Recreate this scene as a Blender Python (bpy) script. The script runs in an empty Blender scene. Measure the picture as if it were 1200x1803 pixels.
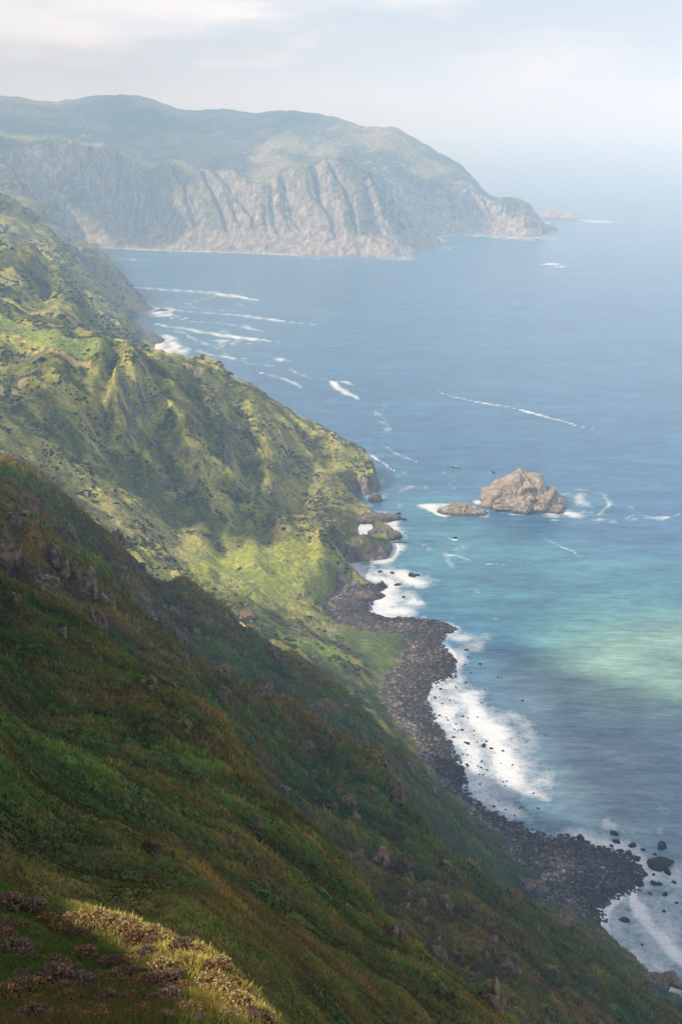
import bpy, bmesh, math, random
import numpy as np
from mathutils import Vector
random.seed(7); rng = np.random.default_rng(7)
S = bpy.context.scene
COL = S.collection
R = math.radians
EYE = 300.0
PITCH = R(17.91); SP, CP = math.sin(PITCH), math.cos(PITCH); FOC = 2200.0

# ------------------------------------------------------------------ render, sun, sky, camera
SUN_EL = R(41.0)
SUN_H = Vector((-.90, -.43, 0)).normalized()
SUNV = SUN_H * math.cos(SUN_EL) + Vector((0, 0, math.sin(SUN_EL)))
S.view_settings.view_transform = 'Standard'; S.view_settings.look = 'None'; S.view_settings.exposure = 0
S.cycles.use_denoising = True
S.cycles.volume_bounces = 10; S.cycles.max_bounces = 14; S.cycles.diffuse_bounces = 3
S.cycles.sample_clamp_indirect = 6

# ------------------------------------------------------------------ helpers: view rays to world points (used to survey the coast)
def ray(px, py):
    u = (px - 600) / FOC; v = (py - 901.5) / FOC
    return u, CP - v * SP, -(SP + v * CP)            # per unit of depth
def W(px, py, Y, dz=0.0):
    u, a, b = ray(px, py); d = Y / a
    return (u * d, Y, EYE + b * d - dz)
def G(px, py, z=0.0):
    u, a, b = ray(px, py); d = (z - EYE) / b
    return (u * d, a * d)

# ------------------------------------------------------------------ numpy noise
_perm = np.random.default_rng(3).permutation(4096).astype(np.int64)
def _h(i, j, k=0):
    return _perm[(_perm[(_perm[i & 4095] + j) & 4095] + k) & 4095]
def perlin(x, y, seed=0):
    xi = np.floor(x).astype(np.int64); yi = np.floor(y).astype(np.int64)
    xf = x - xi; yf = y - yi
    u = xf*xf*xf*(xf*(xf*6-15)+10); v = yf*yf*yf*(yf*(yf*6-15)+10)
    def g(ix, iy, dx, dy):
        a = _h(ix, iy, seed) * (2*math.pi/4096.0)
        return np.cos(a)*dx + np.sin(a)*dy
    n00 = g(xi, yi, xf, yf); n10 = g(xi+1, yi, xf-1, yf)
    n01 = g(xi, yi+1, xf, yf-1); n11 = g(xi+1, yi+1, xf-1, yf-1)
    return ((n00*(1-u)+n10*u)*(1-v) + (n01*(1-u)+n11*u)*v) * 1.5
def fbm(x, y, o=4, seed=0, gain=.5, ridged=False):
    s = 0; a = 1.0; t = 0
    for k in range(o):
        n = perlin(x, y, seed+17*k)
        if ridged: n = .6 - 2*np.abs(n)
        s = s + a*n; t += a; a *= gain
        x, y = x*1.94*.8 - y*1.94*.6 + 13.7, x*1.94*.6 + y*1.94*.8 - 5.1
    return s / t
def sstep(a, b, x):
    t = np.clip((x-a)/(b-a), 0, 1); return t*t*(3-2*t)

# ------------------------------------------------------------------ the coastline: (px,py) surveyed on the waterline, with the steepness of the ground behind it
def CW(x, y, c): return (x, y, c)
def CP_(px, py, c): return (*G(px, py), c)
coast = [CW(900,-900,.9), CW(520,-500,.9), CW(326,0,1.0), CW(262,100,1.0), CW(208,200,1.1), CW(160,285,1.2), CW(140,325,1.3)]
for q in [(1165,1762,1.4),(1130,1715,1.4),(1090,1675,1.0),(1062,1640,.5),(1050,1600,.12),(1068,1580,.10),(1105,1563,.08),(1122,1535,.07),
          (1098,1508,.06),(1045,1492,.06),(995,1476,.06),(960,1478,.08),(930,1464,.25),(890,1447,.3),(850,1428,.35),(812,1400,.35),(802,1345,.26),(785,1310,.24),
          (758,1272,.22),(740,1228,.20),(752,1203,.13),(788,1192,.07),(792,1162,.06),(768,1132,.06),(792,1108,.06),(765,1095,.06),(722,1088,.06),
          (680,1090,.07),(640,1078,.09),(655,1052,.10),(668,1032,.12),(640,1018,1.2),(612,1008,3.0),(600,992,3.2),(640,990,3.2),(680,984,3.2),(690,966,3.0),
          (682,950,2.8),(694,940,2.4),(676,926,2.0),(662,910,1.6),(650,896,1.4),(628,886,2.0),(612,876,2.8),(625,868,3.2),(652,872,3.2),(668,862,3.2),
          (667,848,3.2),(655,835,3.2),(620,828,2.0),(560,815,1.6),(500,788,1.4),(430,752,1.3),(360,715,1.1),(325,690,.9),(305,670,.9),(286,640,1.6),(266,624,1.4),
          (252,614,.5),(272,612,.35),(280,600,.35),(262,588,1.2),(236,580,1.6),(208,572,2.0),(202,563,1.2),(226,559,1.2),(242,552,1.0),(272,545,.9),
          (258,537,1.6),(235,524,2.0),(210,505,1.6),(175,470,1.1),(140,445,1.0),(118,433,1.1),(150,434,1.0),(230,438,1.1),(300,441,1.25),(420,444,1.3),(520,448,1.3),(620,452,1.3),
          (700,453,1.2),(728,450,1.1),(745,441,1.1),(768,433,1.0),(775,424,1.1),(758,417,1.2),(800,413,1.3),(860,415,1.3),(930,419,1.3),(962,416,1.6),(968,408,1.5),
          (960,398,1.4)]:
    coast.append(CP_(*q))
coast += [CW(610,3440,.9), CW(600,3800,.9), CW(300,4300,.8), CW(100,5000,.6), CW(-1500,6500,.6), CW(-5000,7500,.6)]
coast = np.array(coast)
# land polygon closes far out on the left
land = np.vstack([coast[:, :2], [[-9000, 7500], [-9000, -3000], [900, -3000]]])
def inside(poly, x, y):
    r = np.zeros(x.shape, bool); n = len(poly)
    for i in range(n):
        x0, y0 = poly[i-1]; x1, y1 = poly[i]
        if y0 == y1: continue
        m = ((y0 > y) != (y1 > y)) & (x < (x1-x0)*(y-y0)/(y1-y0)+x0)
        r ^= m
    return r
def poly_dist(P, x, y, vals=None, arc=False):
    best = np.full(x.shape, 1e18); val = np.zeros(x.shape); ss = np.zeros(x.shape); acc = 0.0
    for i in range(len(P)-1):
        ax, ay = P[i][:2]; bx, by = P[i+1][:2]; dx, dy = bx-ax, by-ay; L2 = dx*dx+dy*dy; L = math.sqrt(L2)
        t = np.clip(((x-ax)*dx+(y-ay)*dy)/L2, 0, 1)
        d = (x-ax-t*dx)**2+(y-ay-t*dy)**2
        m = d < best
        best = np.where(m, d, best)
        if vals is not None: val = np.where(m, vals[i]*(1-t)+vals[i+1]*t, val)
        if arc: ss = np.where(m, acc+t*L, ss)
        acc += L
    return np.sqrt(best), val, ss

# ------------------------------------------------------------------ control points of the land surface
ctl = []
def C(*pts):
    for p in pts: ctl.append(W(*p) if len(p) in (3, 4) else p)
def plane(x, y, off): return (x, y, 300-.92*x-.54*y+off)
# ledge the viewer stands on and the mound in front
for p in [(0,0,298.3),(-2,0,299.2),(0,2.2,297.0),(2.5,0,296.2),(-4,-3,301),(0,-4,299.5),(3,-4,297.5),(-1.5,4.5,296.2),(-4,4,298.2),(.6,4,295.4),(1.6,3,295.2)]: ctl.append(p)
C((0,1800,3.4),(0,1700,6),(0,1575,10),(120,1625,9.4),(180,1622,9.0),(260,1640,8.4),(330,1662,7.8),(400,1692,7.0),(440,1738,6.1),(30,1655,7.0),(60,1640,7.6),(120,1665,7.6),(180,1665,7.4),(250,1672,7.4),(475,1795,5.3),(200,1720,6.4),(300,1750,5.5),
  (100,1800,3.9),(250,1800,4.3),(400,1800,4.6))
C((120,1612,14,2.6),(260,1625,12.5,2.6),(400,1680,10.5,2.4),(475,1795,8,2.2),(0,1575,15,2.4),(600,1795,12,.6))
# unseen bank added sunward, crest shaped to shade the near half of the mound
for px_, py_, Y_ in [(-60,1560,12.5),(40,1590,10.6),(110,1610,9.7),(230,1665,7.5),(300,1700,6.5),(360,1740,5.8),(440,1790,5.0),(520,1840,4.2),(600,1900,3.4)]:
    e = Vector(W(px_, py_, Y_))
    up = 1.3 if px_ < 60 else (.6 if px_ < 200 else -.1)
    ctl.append(tuple(e+SUNV*5.0+Vector((0,0,up)))); q = e+SUNV*3.2; ctl.append((q.x, q.y, q.z-.9))
    q = e+SUNV*11; ctl.append((q.x, q.y, q.z-1.6)); q = e+SUNV*18; ctl.append((q.x, q.y, q.z-2.6))
# first spur
S1 = [(0,1010,112),(100,1045,110),(160,1080,106),(230,1175,100),(330,1235,100),(400,1290,92),(440,1335,88),(480,1400,80),(540,1470,72),(600,1525,68),(650,1570,64),(700,1635,60),(760,1690,55),(830,1745,51),(900,1803,48),(980,1880,45)]
C(*S1)
C(*[(a,b,c*1.22,6) for a,b,c in S1]); C(*[(a,b,c*1.45,13) for a,b,c in S1])
C((0,1300,50),(0,1150,74),(200,1350,50),(200,1240,74),(400,1500,42),(400,1390,60),(100,1500,24),(300,1500,27),(300,1600,20,0),(500,1650,28),(520,1560,44),(700,1790,31),(620,1700,33),(640,1640,46),(560,1790,19))
# second spur
C((60,960,195),(200,1090,190),(300,1190,180),(430,1310,180),(560,1460,170),(680,1590,155),(800,1700,142),(920,1795,130),
  (430,1260,212),(560,1380,205),(700,1520,190),(850,1620,185),(980,1720,178),(1080,1790,172))
S2 = [(0,880,300),(90,950,290),(170,1030,280),(250,1110,268),(330,1165,262),(450,1215,255),(520,1245,250),(590,1290,246),(675,1350,240),(735,1445,228),(825,1510,226),(920,1570,232),(1030,1640,240),(1150,1765,235),(1200,1803,232),(1300,1885,225)]
C(*S2); C(*[(a,b,c*1.13,8) for a,b,c in S2[3:-1]]); C(*[(a,b,c*1.28,20) for a,b,c in S2[3:-3]])
# third spur
C((100,915,370),(250,1060,378),(430,1185,392),(600,1270,402),(700,1370,406),(790,1465,402),(880,1545,396),(300,1080,405),(480,1180,420),(640,1270,430),(760,1400,430))
S3 = [(0,810,450),(60,832,450),(130,885,450),(200,942,450),(330,1025,455),(400,1062,458),(450,1100,460),(520,1140,464),(600,1200,466),(660,1258,468),(720,1312,470),(790,1385,468),(850,1445,462),(900,1505,445),(932,1560,425)]
C(*[(a,b,c,3.5) for a,b,c in S3])
C(*[(a,b,c+22,14) for a,b,c in S3[:-4]]); C(*[(a,b,c+50,26) for a,b,c in S3[:5]])
C((980,1600,392),(1060,1650,368),(1120,1705,350),(1160,1755,338))
# slope behind the third spur down to the beach
C((540,1130,604),(560,1160,590),(480,1110,600),(430,1075,630),(600,1165,607),(640,1180,620,0),(600,1210,575),(680,1260,560),(740,1330,530),(650,1200,609),(700,1250,585),(725,1285,560),(750,1325,540),(772,1370,520))
# terrace and meadow
C((350,950,754),(450,960,765),(550,960,782),(584,978,775),(450,1020,709),(300,1000,684),(550,1050,718),(600,1075,722),(200,930,682),(100,880,673),(200,905,712),(60,850,660),(400,1040,668),(560,966,770),(588,1000,764),(586,1030,745),(568,1046,728),(560,1000,756),(500,1090,664),(580,1100,690),
  (640,1120,690),(650,1150,660),(700,1130,690,0),(560,1120,655))
# hollow and the two ridges running out to the points
C((300,905,800),(380,945,792),(460,955,800),(200,870,770),(120,850,735),(350,860,820),(250,800,830),(150,760,815),(60,760,770),(0,720,790),(420,905,815,6),(340,870,822,7),(280,820,838,6),(240,775,850,3),(190,740,850))
F2 = [(200,690,880),(257,740,872),(300,770,868),(350,800,860),(408,835,852),(450,862,845),(496,890,842),(540,903,840),(583,915,838),(642,937,832),(672,962,826)]
C(*F2); C(*[(a,b,c+32,7) for a,b,c in F2[4:-1]])
F1 = [(200,640,868),(240,655,880),(300,686,905),(370,715,930),(450,748,960),(500,770,975),(560,800,990),(600,806,996),(650,816,1004)]
C(*F1)
C((430,780,935,9),(520,830,940,8),(560,860,930,6),(585,882,915,4),(480,825,900,10),(400,775,900,8),(360,745,905,4),(335,735,888))
# field plateau and land above it
C((100,590,930),(180,618,900),(0,560,1000),(0,600,930),(0,650,880),(100,650,860),(60,620,905))
C((220,625,1150),(150,600,1150),(50,560,1130),(0,530,1150),(100,540,1200),(180,590,1280))
C((0,430,1350),(60,440,1350),(100,470,1350),(130,500,1370),(160,540,1385),(200,590,1400),(250,622,1400),(285,650,1440,0))
C((0,470,1280),(80,520,1290),(0,420,1500,35),(60,430,1520,45),(130,500,1550,30))
C((0,345,1900),(40,362,1870),(80,390,1850),(110,425,1850),(150,460,1850),(200,490,1880),(230,528,1905),(0,380,1800),(60,430,1750),(120,480,1700),(150,530,1640),(200,550,1660,0),(0,350,2100,30),(80,395,2100,60))
# far cliffs and headland
C(*[(a,b,c) for a,b,c in [(0,237,3080),(100,240,3070),(200,256,3050),(300,280,3030),(360,300,3000),(420,305,2990),(510,299,2985),(560,293,2990),(620,296,2985),(660,312,2970),(690,340,2950),(715,385,2920)]])
C(*[(a,b,c+120,14) for a,b,c in [(0,237,3080),(100,240,3070),(200,256,3050)]]); C(*[(a,b,c+110,34) for a,b,c in [(280,275,3035),(360,298,3000),(440,304,2990),(560,293,2990),(640,300,2980),(690,338,2950)]])
A_ = [(0,165,4300),(50,172,4300),(100,175,4300),(150,167,4300),(200,163,4300),(270,168,4250),(400,183,4150),(470,186,4100),(540,188,4000),(600,203,3900),(650,217,3700),(700,221,3620),(760,255,3560),(830,300,3480),(900,345,3400),(932,366,3360),(958,386,3310)]
C(*A_); C(*[(a,b,c+350,60) for a,b,c in A_[:-5]]); C(*[(a,b,c+230,40) for a,b,c in A_[-6:-2]])
C((0,210,3700),(200,225,3700),(400,260,3500),(450,265,3450),(300,240,3600),(500,270,3350),(570,285,3250),(600,285,3300),(680,290,3300),(760,310,3330),(760,360,3270),(850,350,3320),(560,240,3600),(650,255,3500),(720,270,3450),
  (100,200,3900),(300,200,3950),(450,225,3800))
for a_, b_, z_ in [(606,1062,3),(614,1036,2),(610,1048,2.5),(622,1032,3),(600,1078,3),(596,1060,5),(640,1050,1.5)]: ctl.append((*G(a_, b_, z_), z_))
# land outside the frame
for p in [(-330,-60,590),(-330,100,560),(-520,300,505),(-620,0,640),(-500,-400,600),(-200,-300,480),(60,-200,250),(200,-400,300),(-260,250,430),(-434,410,285),(-449,261,440),(-330,450,290),(-300,600,170),(-244,682,122),(-420,620,200),
          (-420,800,215),(-330,800,175),(-380,1000,170),(-700,900,300),(-420,1200,175),(-500,1500,190),(-800,1400,300),(-650,1900,200),(-700,2300,150),(-900,2700,200),(-900,3100,250),
          (-1400,3100,260),(-1400,2300,260),(-1300,4400,360),(-2200,3600,350),(-1300,700,420),(-1400,1400,380),(-2500,2200,400),(-2500,0,560),(-1300,-300,620),(-1600,5200,250),(-300,5000,230)]: ctl.append(p)
ctl = np.array(ctl)
_rr = np.hypot(ctl[:,0], ctl[:,1]); _cc = np.interp(_rr, [0, 500, 1200, 2500, 3150, 4000, 9000], [.6, .8, 3.0, 30.0, 40.0, 200.0, 500.0])
# work in a compressed radial frame so that near and far points weigh alike
def comp(x, y):
    r = np.sqrt(x*x+y*y)+1e-6; k = np.log1p(r/6.0)/r*60.0
    return x*k, y*k
def rbf_fit(P):
    X, Y = comp(P[:,0], P[:,1]); n = len(P)
    base = 300-.92*P[:,0]-.54*P[:,1]
    base = np.zeros(n)
    D = np.sqrt((X[:,None]-X)**2+(Y[:,None]-Y)**2+_cc[None])
    A = np.zeros((n+3, n+3)); A[:n,:n] = D + np.eye(n)*(-.15); A[:n,n]=1; A[:n,n+1]=X; A[:n,n+2]=Y; A[n:,:n]=A[:n,n:].T
    w = np.linalg.solve(A, np.concatenate([P[:,2]-base, [0,0,0]]))
    return X, Y, w
_RX, _RY, _RW = rbf_fit(ctl)
def base_h(x, y):
    X, Y = comp(x, y); s = np.zeros(x.shape)
    for i in range(len(_RX)): s += _RW[i]*np.sqrt((X-_RX[i])**2+(Y-_RY[i])**2+_cc[i])
    n = len(_RX); return s + _RW[n] + _RW[n+1]*X + _RW[n+2]*Y

def smin(a, b, k):
    h = np.clip(.5+.5*(b-a)/k, 0, 1); return b*(1-h)+a*h-k*h*(1-h)
def Hfun(x, y, detail=True, full=False):
    x = np.asarray(x, float); y = np.asarray(y, float); shp = x.shape; x = x.ravel(); y = y.ravel()
    r = np.sqrt(x*x+y*y)
    b = base_h(x, y)
    far = sstep(1200, 2600, r); mid = sstep(250, 600, r)*(1-far)
    # coast
    wig = 1.5+far*9+mid*1.5
    wx = x + wig*fbm(x/28/(1+2*far), y/28/(1+2*far), 3, 5); wy = y + wig*fbm(x/28/(1+2*far), y/28/(1+2*far), 3, 9)
    d, c, s = poly_dist(coast, wx, wy, coast[:,2], True)
    ins = inside(land, wx, wy); d = np.where(ins, d, -d)
    # gullies cut across the cliffs
    sl = np.clip((c-.45)/.6, 0, 1)
    ss = s + (.45+.5*far)*np.clip(d, 0, 400)
    gw = 34+36*far
    wob = (6+44*far)*perlin(x/(70+90*far), y/(70+90*far), 21)
    rib = np.abs(perlin((ss+wob)/gw, d*.002, 31))*1.6 + .5*np.abs(perlin((ss+wob)/gw*2.3, d*.004, 37))
    rib2 = np.abs(perlin((ss+wob*.5)/gw*5, d*.01, 41))
    A = (2.5+54*far)*(.55+.6*np.abs(perlin(s/210, s*0+.3, 23)*2))*sl*sstep(0, 30+70*far, d)*(1-.85*sstep(60+200*far, 150+420*far, d))
    dd = d - A*(1-np.clip(rib*1.3, 0, 1)) + (.15+.0*far)*A*(rib2-.3)
    prof = np.where(dd > 0, c*dd, .25*dd-.3)
    prof = prof + np.clip(dd-26, 0, None)*np.clip(1.45-c, 0, 1.35)        # steeper ground behind the beaches
    z = np.where(d > 0, smin(b, np.maximum(prof, -1.0), 1.5+mid*.5+far*10), np.maximum(-12, -.6+.22*d))
    rel = np.clip(d/25, 0, 1)
    if detail:
        # spurs and furrows running down the near slope
        nearw = 1-sstep(420, 640, r)
        t = .862*x+.506*y; q = -.506*x+.862*y
        lr = np.clip(r, 2, 500)
        f1 = fbm(q/26+.4*perlin(t/60, q/60, 3), t/90, 4, 51, ridged=True)
        z += nearw*rel*sstep(14, 60, r)*(3.6*f1)*(np.clip(lr/120, .3, 1.7))
        cr = fbm(x/15, y/15, 4, 55)
        crag = np.clip(fbm(x/22, y/22, 3, 57)-.12, 0, 1)*sstep(25, 80, r)*nearw
        z += nearw*rel*((crag*7-1.0*sstep(25, 80, r))*(1+.8*np.floor(3*cr)/3) + .05*np.clip(lr, 3, 30)*cr*sstep(14, 34, r)*.8)
        z += nearw*rel*(.34*fbm(x/2.2, y/2.2, 4, 61)*sstep(9, 24, r) + .06*fbm(x/.55, y/.55, 3, 63)*(1-sstep(20, 60, r)))
        z += nearw*rel*.9*fbm(x/7, y/7, 4, 64, ridged=True)*sstep(25, 70, r)
        # middle distance
        g = fbm(x/60, y/75, 5, 71, ridged=True); g2 = fbm(x/14, y/14, 4, 73)
        flat = sstep(.18, .5, c) if False else 1.0
        tq = .66*x+.75*y; tt = .75*x-.66*y; gr = fbm(tq/42+.5*perlin(tt/80, tq/80, 85), tt/170, 4, 86, ridged=True)
        z += mid*rel*sstep(8, 45, z)*(12.0*gr)*(1-.9*np.exp(-((x+205)**2+(y-905)**2)/3000.0)) + mid*rel*sstep(6, 40, z)*(4.5*fbm(x/42, y/50, 5, 71, ridged=True)) + mid*rel*np.clip(z/12, 0, 1)*(1.2*g2)
        cg = np.clip(fbm(x/32, y/32, 3, 75)-.15, 0, 1)
        z += mid*rel*np.clip(z/20, 0, 1)*cg*9*(.6+.6*fbm(x/7, y/7, 3, 77, ridged=True))
        z += mid*rel*.5*fbm(x/4, y/4, 3, 78)*np.clip(z/6, 0, 1)
        # far headland
        z += far*rel*np.clip(z/60, 0, 1)*(6*fbm(x/330, y/330, 5, 81, ridged=True) + 9*fbm(x/50, y/50, 4, 83) + 5*fbm(x/22, y/22, 3, 87, ridged=True)*sl)
    # unseen trench added through the mountain so that sun reaches the mound
    hx, hy = -SUN_H.x, -SUN_H.y
    mx, my = -1.2, 7.5
    al = (x-mx)*SUN_H.x+(y-my)*SUN_H.y; of = np.abs((x-mx)*SUN_H.y-(y-my)*SUN_H.x)
    lim = 294.6+al*math.tan(SUN_EL) - 2.0 + 1.3*np.clip(of-4.5-.1*np.clip(al, 0, 400), 0, None)
    z = np.where(al > 9, np.minimum(z, lim), z)
    z = np.where((d > 0) & (c < .36), np.maximum(z, .45+.05*np.clip(d, 0, 60)+.25*fbm(x/5, y/5, 3, 91)), z)
    z = z.reshape(shp)
    if full: return z, d.reshape(shp), c.reshape(shp), rib.reshape(shp)
    return z
def hit(px, py, y0=3.0, y1=6000.0, n=1400):
    """first point of the land (or sea) met by a view ray"""
    u, a, b = ray(px, py)
    Y = np.geomspace(y0, y1, n); d = Y/a
    x = u*d; z = EYE+b*d
    h = np.maximum(Hfun(x, Y), 0.0)
    i = np.argmax(z <= h)
    if i == 0 and not z[0] <= h[0]: return None
    t = 0.5 if i else 0
    lo, hi = Y[max(i-1, 0)], Y[i]
    YY = np.linspace(lo, hi, 24); dd = YY/a; hh = np.maximum(Hfun(u*dd, YY), 0); j = int(np.argmax(EYE+b*dd <= hh))
    return (u*dd[j], YY[j], float(hh[j]))
# ------------------------------------------------------------------ materials
def new_mat(name):
    m = bpy.data.materials.new(name); m.use_nodes = True
    nt = m.node_tree; return m, nt, nt.nodes, nt.nodes['Principled BSDF']
def nd(nt, t, **kw):
    n = nt.nodes.new(t)
    for k, v in kw.items():
        if k in n.inputs: n.inputs[k].default_value = v
        else: setattr(n, k, v)
    return n
def noise(nt, vec, scale, detail=4, rough=.55):
    n = nd(nt, 'ShaderNodeTexNoise'); n.inputs['Scale'].default_value = scale; n.inputs['Detail'].default_value = detail
    n.inputs['Roughness'].default_value = rough; nt.links.new(vec, n.inputs['Vector']); return n
def ramp(nt, fac, stops):
    n = nt.nodes.new('ShaderNodeValToRGB'); e = n.color_ramp.elements
    while len(e) < len(stops): e.new(.5)
    for k, (p, c) in enumerate(stops): e[k].position = p; e[k].color = (*c, 1) if len(c) == 3 else c
    nt.links.new(fac, n.inputs[0]); return n
def mixc(nt, fac, a, b, mode='MIX'):
    n = nt.nodes.new('ShaderNodeMix'); n.data_type = 'RGBA'; n.blend_type = mode
    for s, v in ((n.inputs[0], fac), (n.inputs[6], a), (n.inputs[7], b)):
        if isinstance(v, (int, float)): s.default_value = v
        elif isinstance(v, tuple): s.default_value = (*v, 1)
        else: nt.links.new(v, s)
    return n.outputs[2]
def math_(nt, op, a, b=None, c=None, clamp=False):
    n = nt.nodes.new('ShaderNodeMath'); n.operation = op; n.use_clamp = clamp
    for s, v in zip(n.inputs, (a, b, c)):
        if v is None: continue
        if isinstance(v, (int, float)): s.default_value = v
        else: nt.links.new(v, s)
    return n.outputs[0]

def land_material(name, k, bump, rockc=((.055,.045,.037),(.17,.14,.115),(.36,.31,.26))):
    """k = size in metres of the finest visible patch"""
    m, nt, N, B = new_mat(name)
    pos = nd(nt, 'ShaderNodeNewGeometry').outputs['Position']
    col = nd(nt, 'ShaderNodeAttribute', attribute_name='col').outputs['Color']
    rk = nd(nt, 'ShaderNodeAttribute', attribute_name='rock').outputs['Fac']
    n1 = noise(nt, pos, .5/k, 6, .65).outputs['Fac']; n2 = noise(nt, pos, .09/k, 4).outputs['Fac']; n3 = noise(nt, pos, 1.6/k, 3, .7).outputs['Fac']
    vor = nd(nt, 'ShaderNodeTexVoronoi', feature='F1'); vor.inputs['Scale'].default_value = .55/k; nt.links.new(pos, vor.inputs['Vector'])
    v = ramp(nt, n1, [(.25, (.38,.36,.30)), (.5, (.95,.95,.95)), (.75, (1.75,1.6,1.35))]).outputs[0]
    c1 = mixc(nt, 1.0, col, v, 'MULTIPLY')
    v2 = ramp(nt, n3, [(.3, (.62,.62,.6)), (.7, (1.38,1.38,1.3))]).outputs[0]
    c1 = mixc(nt, 1.0, c1, v2, 'MULTIPLY')
    mp = nd(nt, 'ShaderNodeMapping'); mp.inputs['Scale'].default_value = (1, 1, .35); nt.links.new(pos, mp.inputs['Vector'])
    rn = noise(nt, mp.outputs[0], .45/k, 7, .68).outputs['Fac']
    rc = ramp(nt, rn, [(.30, rockc[0]), (.48, rockc[1]), (.66, rockc[2])]).outputs[0]
    rr = math_(nt, 'ADD', rk, math_(nt, 'MULTIPLY', math_(nt, 'SUBTRACT', n1, .5), 1.6))
    rmask = ramp(nt, rr, [(.42, (0,0,0)), (.58, (1,1,1))]).outputs[0]
    nt.links.new(mixc(nt, rmask, c1, rc), B.inputs['Base Color'])
    B.inputs['Roughness'].default_value = .95; B.inputs['Specular IOR Level'].default_value = .12
    hsum = math_(nt, 'ADD', math_(nt, 'MULTIPLY', n1, 1.0), math_(nt, 'MULTIPLY', n3, .35))
    hsum = math_(nt, 'ADD', hsum, math_(nt, 'MULTIPLY', vor.outputs['Distance'], -.35))
    bp = nd(nt, 'ShaderNodeBump'); bp.inputs['Strength'].default_value = bump; bp.inputs['Distance'].default_value = k*1.6
    nt.links.new(hsum, bp.inputs['Height']); nt.links.new(bp.outputs[0], B.inputs['Normal'])
    return m
def rock_material(name, k, c0, c1, c2, lichen=.0):
    m, nt, N, B = new_mat(name)
    pos = nd(nt, 'ShaderNodeNewGeometry').outputs['Position']
    rn = noise(nt, pos, 1/k, 8, .7).outputs['Fac']; n3 = noise(nt, pos, 5/k, 4, .7).outputs['Fac']
    rc = ramp(nt, rn, [(.32, c0), (.5, c1), (.68, c2)]).outputs[0]
    if lichen:
        lm = ramp(nt, n3, [(.60, (0,0,0)), (.66, (1,1,1))]).outputs[0]
        rc = mixc(nt, math_(nt, 'MULTIPLY', lm, lichen), rc, (.42,.37,.33))
    sz = nd(nt, 'ShaderNodeSeparateXYZ'); nt.links.new(pos, sz.inputs[0]); wet = ramp(nt, math_(nt, 'ADD', math_(nt, 'MULTIPLY', sz.outputs[2], .1), math_(nt, 'MULTIPLY', rn, .3)), [(.25, (.30,.28,.27)), (.45, (1,1,1))]).outputs[0]
    rc = mixc(nt, 1.0, rc, wet, 'MULTIPLY')
    nt.links.new(rc, B.inputs['Base Color']); B.inputs['Roughness'].default_value = .9; B.inputs['Specular IOR Level'].default_value = .2
    bp = nd(nt, 'ShaderNodeBump'); bp.inputs['Strength'].default_value = .9; bp.inputs['Distance'].default_value = k*.5
    nt.links.new(math_(nt, 'ADD', rn, math_(nt, 'MULTIPLY', n3, .4)), bp.inputs['Height']); nt.links.new(bp.outputs[0], B.inputs['Normal'])
    return m
def leaf_material(name, rough=.8):
    m, nt, N, B = new_mat(name)
    col = nd(nt, 'ShaderNodeAttribute', attribute_name='col').outputs['Color']
    nt.links.new(col, B.inputs['Base Color']); B.inputs['Roughness'].default_value = rough; B.inputs['Specular IOR Level'].default_value = .2
    tr = nd(nt, 'ShaderNodeBsdfTranslucent'); nt.links.new(col, tr.inputs['Color'])
    mx = nd(nt, 'ShaderNodeMixShader'); mx.inputs[0].default_value = .35
    nt.links.new(B.outputs[0], mx.inputs[1]); nt.links.new(tr.outputs[0], mx.inputs[2]); nt.links.new(mx.outputs[0], N['Material Output'].inputs['Surface'])
    return m

# ------------------------------------------------------------------ mesh builders
def np_mesh(name, V, F, mat, col=None, rock=None, smooth=True, kind=None, link=True):
    me = bpy.data.meshes.new(name)
    V = np.ascontiguousarray(V, np.float32); F = np.ascontiguousarray(F, np.int32); k = F.shape[1]
    me.vertices.add(len(V)); me.vertices.foreach_set('co', V.ravel())
    me.loops.add(F.size); me.loops.foreach_set('vertex_index', F.ravel())
    me.polygons.add(len(F)); me.polygons.foreach_set('loop_start', np.arange(0, F.size, k, dtype=np.int32))
    me.polygons.foreach_set('use_smooth', np.full(len(F), smooth))
    me.update(calc_edges=True); me.validate()
    if col is not None:
        a = me.attributes.new('col', 'FLOAT_COLOR', 'POINT'); a.data.foreach_set('color', np.hstack([col, np.ones((len(V),1))]).astype(np.float32).ravel())
    if rock is not None:
        a = me.attributes.new('rock', 'FLOAT', 'POINT'); a.data.foreach_set('value', rock.astype(np.float32).ravel())
    me.materials.append(mat)
    if not link: return me
    o = bpy.data.objects.new(name, me); COL.objects.link(o)
    if kind: o['kind'] = kind
    return o
def grid_faces(nr, nc, keep=None):
    i = np.arange(nr-1)[:,None]*nc+np.arange(nc-1)[None]
    F = np.stack([i, i+1, i+1+nc, i+nc], -1).reshape(-1, 4)
    if keep is not None: F = F[keep.ravel()]
    return F
def compact(V, F, *att):
    used = np.zeros(len(V), bool); used[F.ravel()] = True
    idx = np.cumsum(used)-1
    return (V[used], idx[F]) + tuple(a[used] for a in att)

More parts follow.
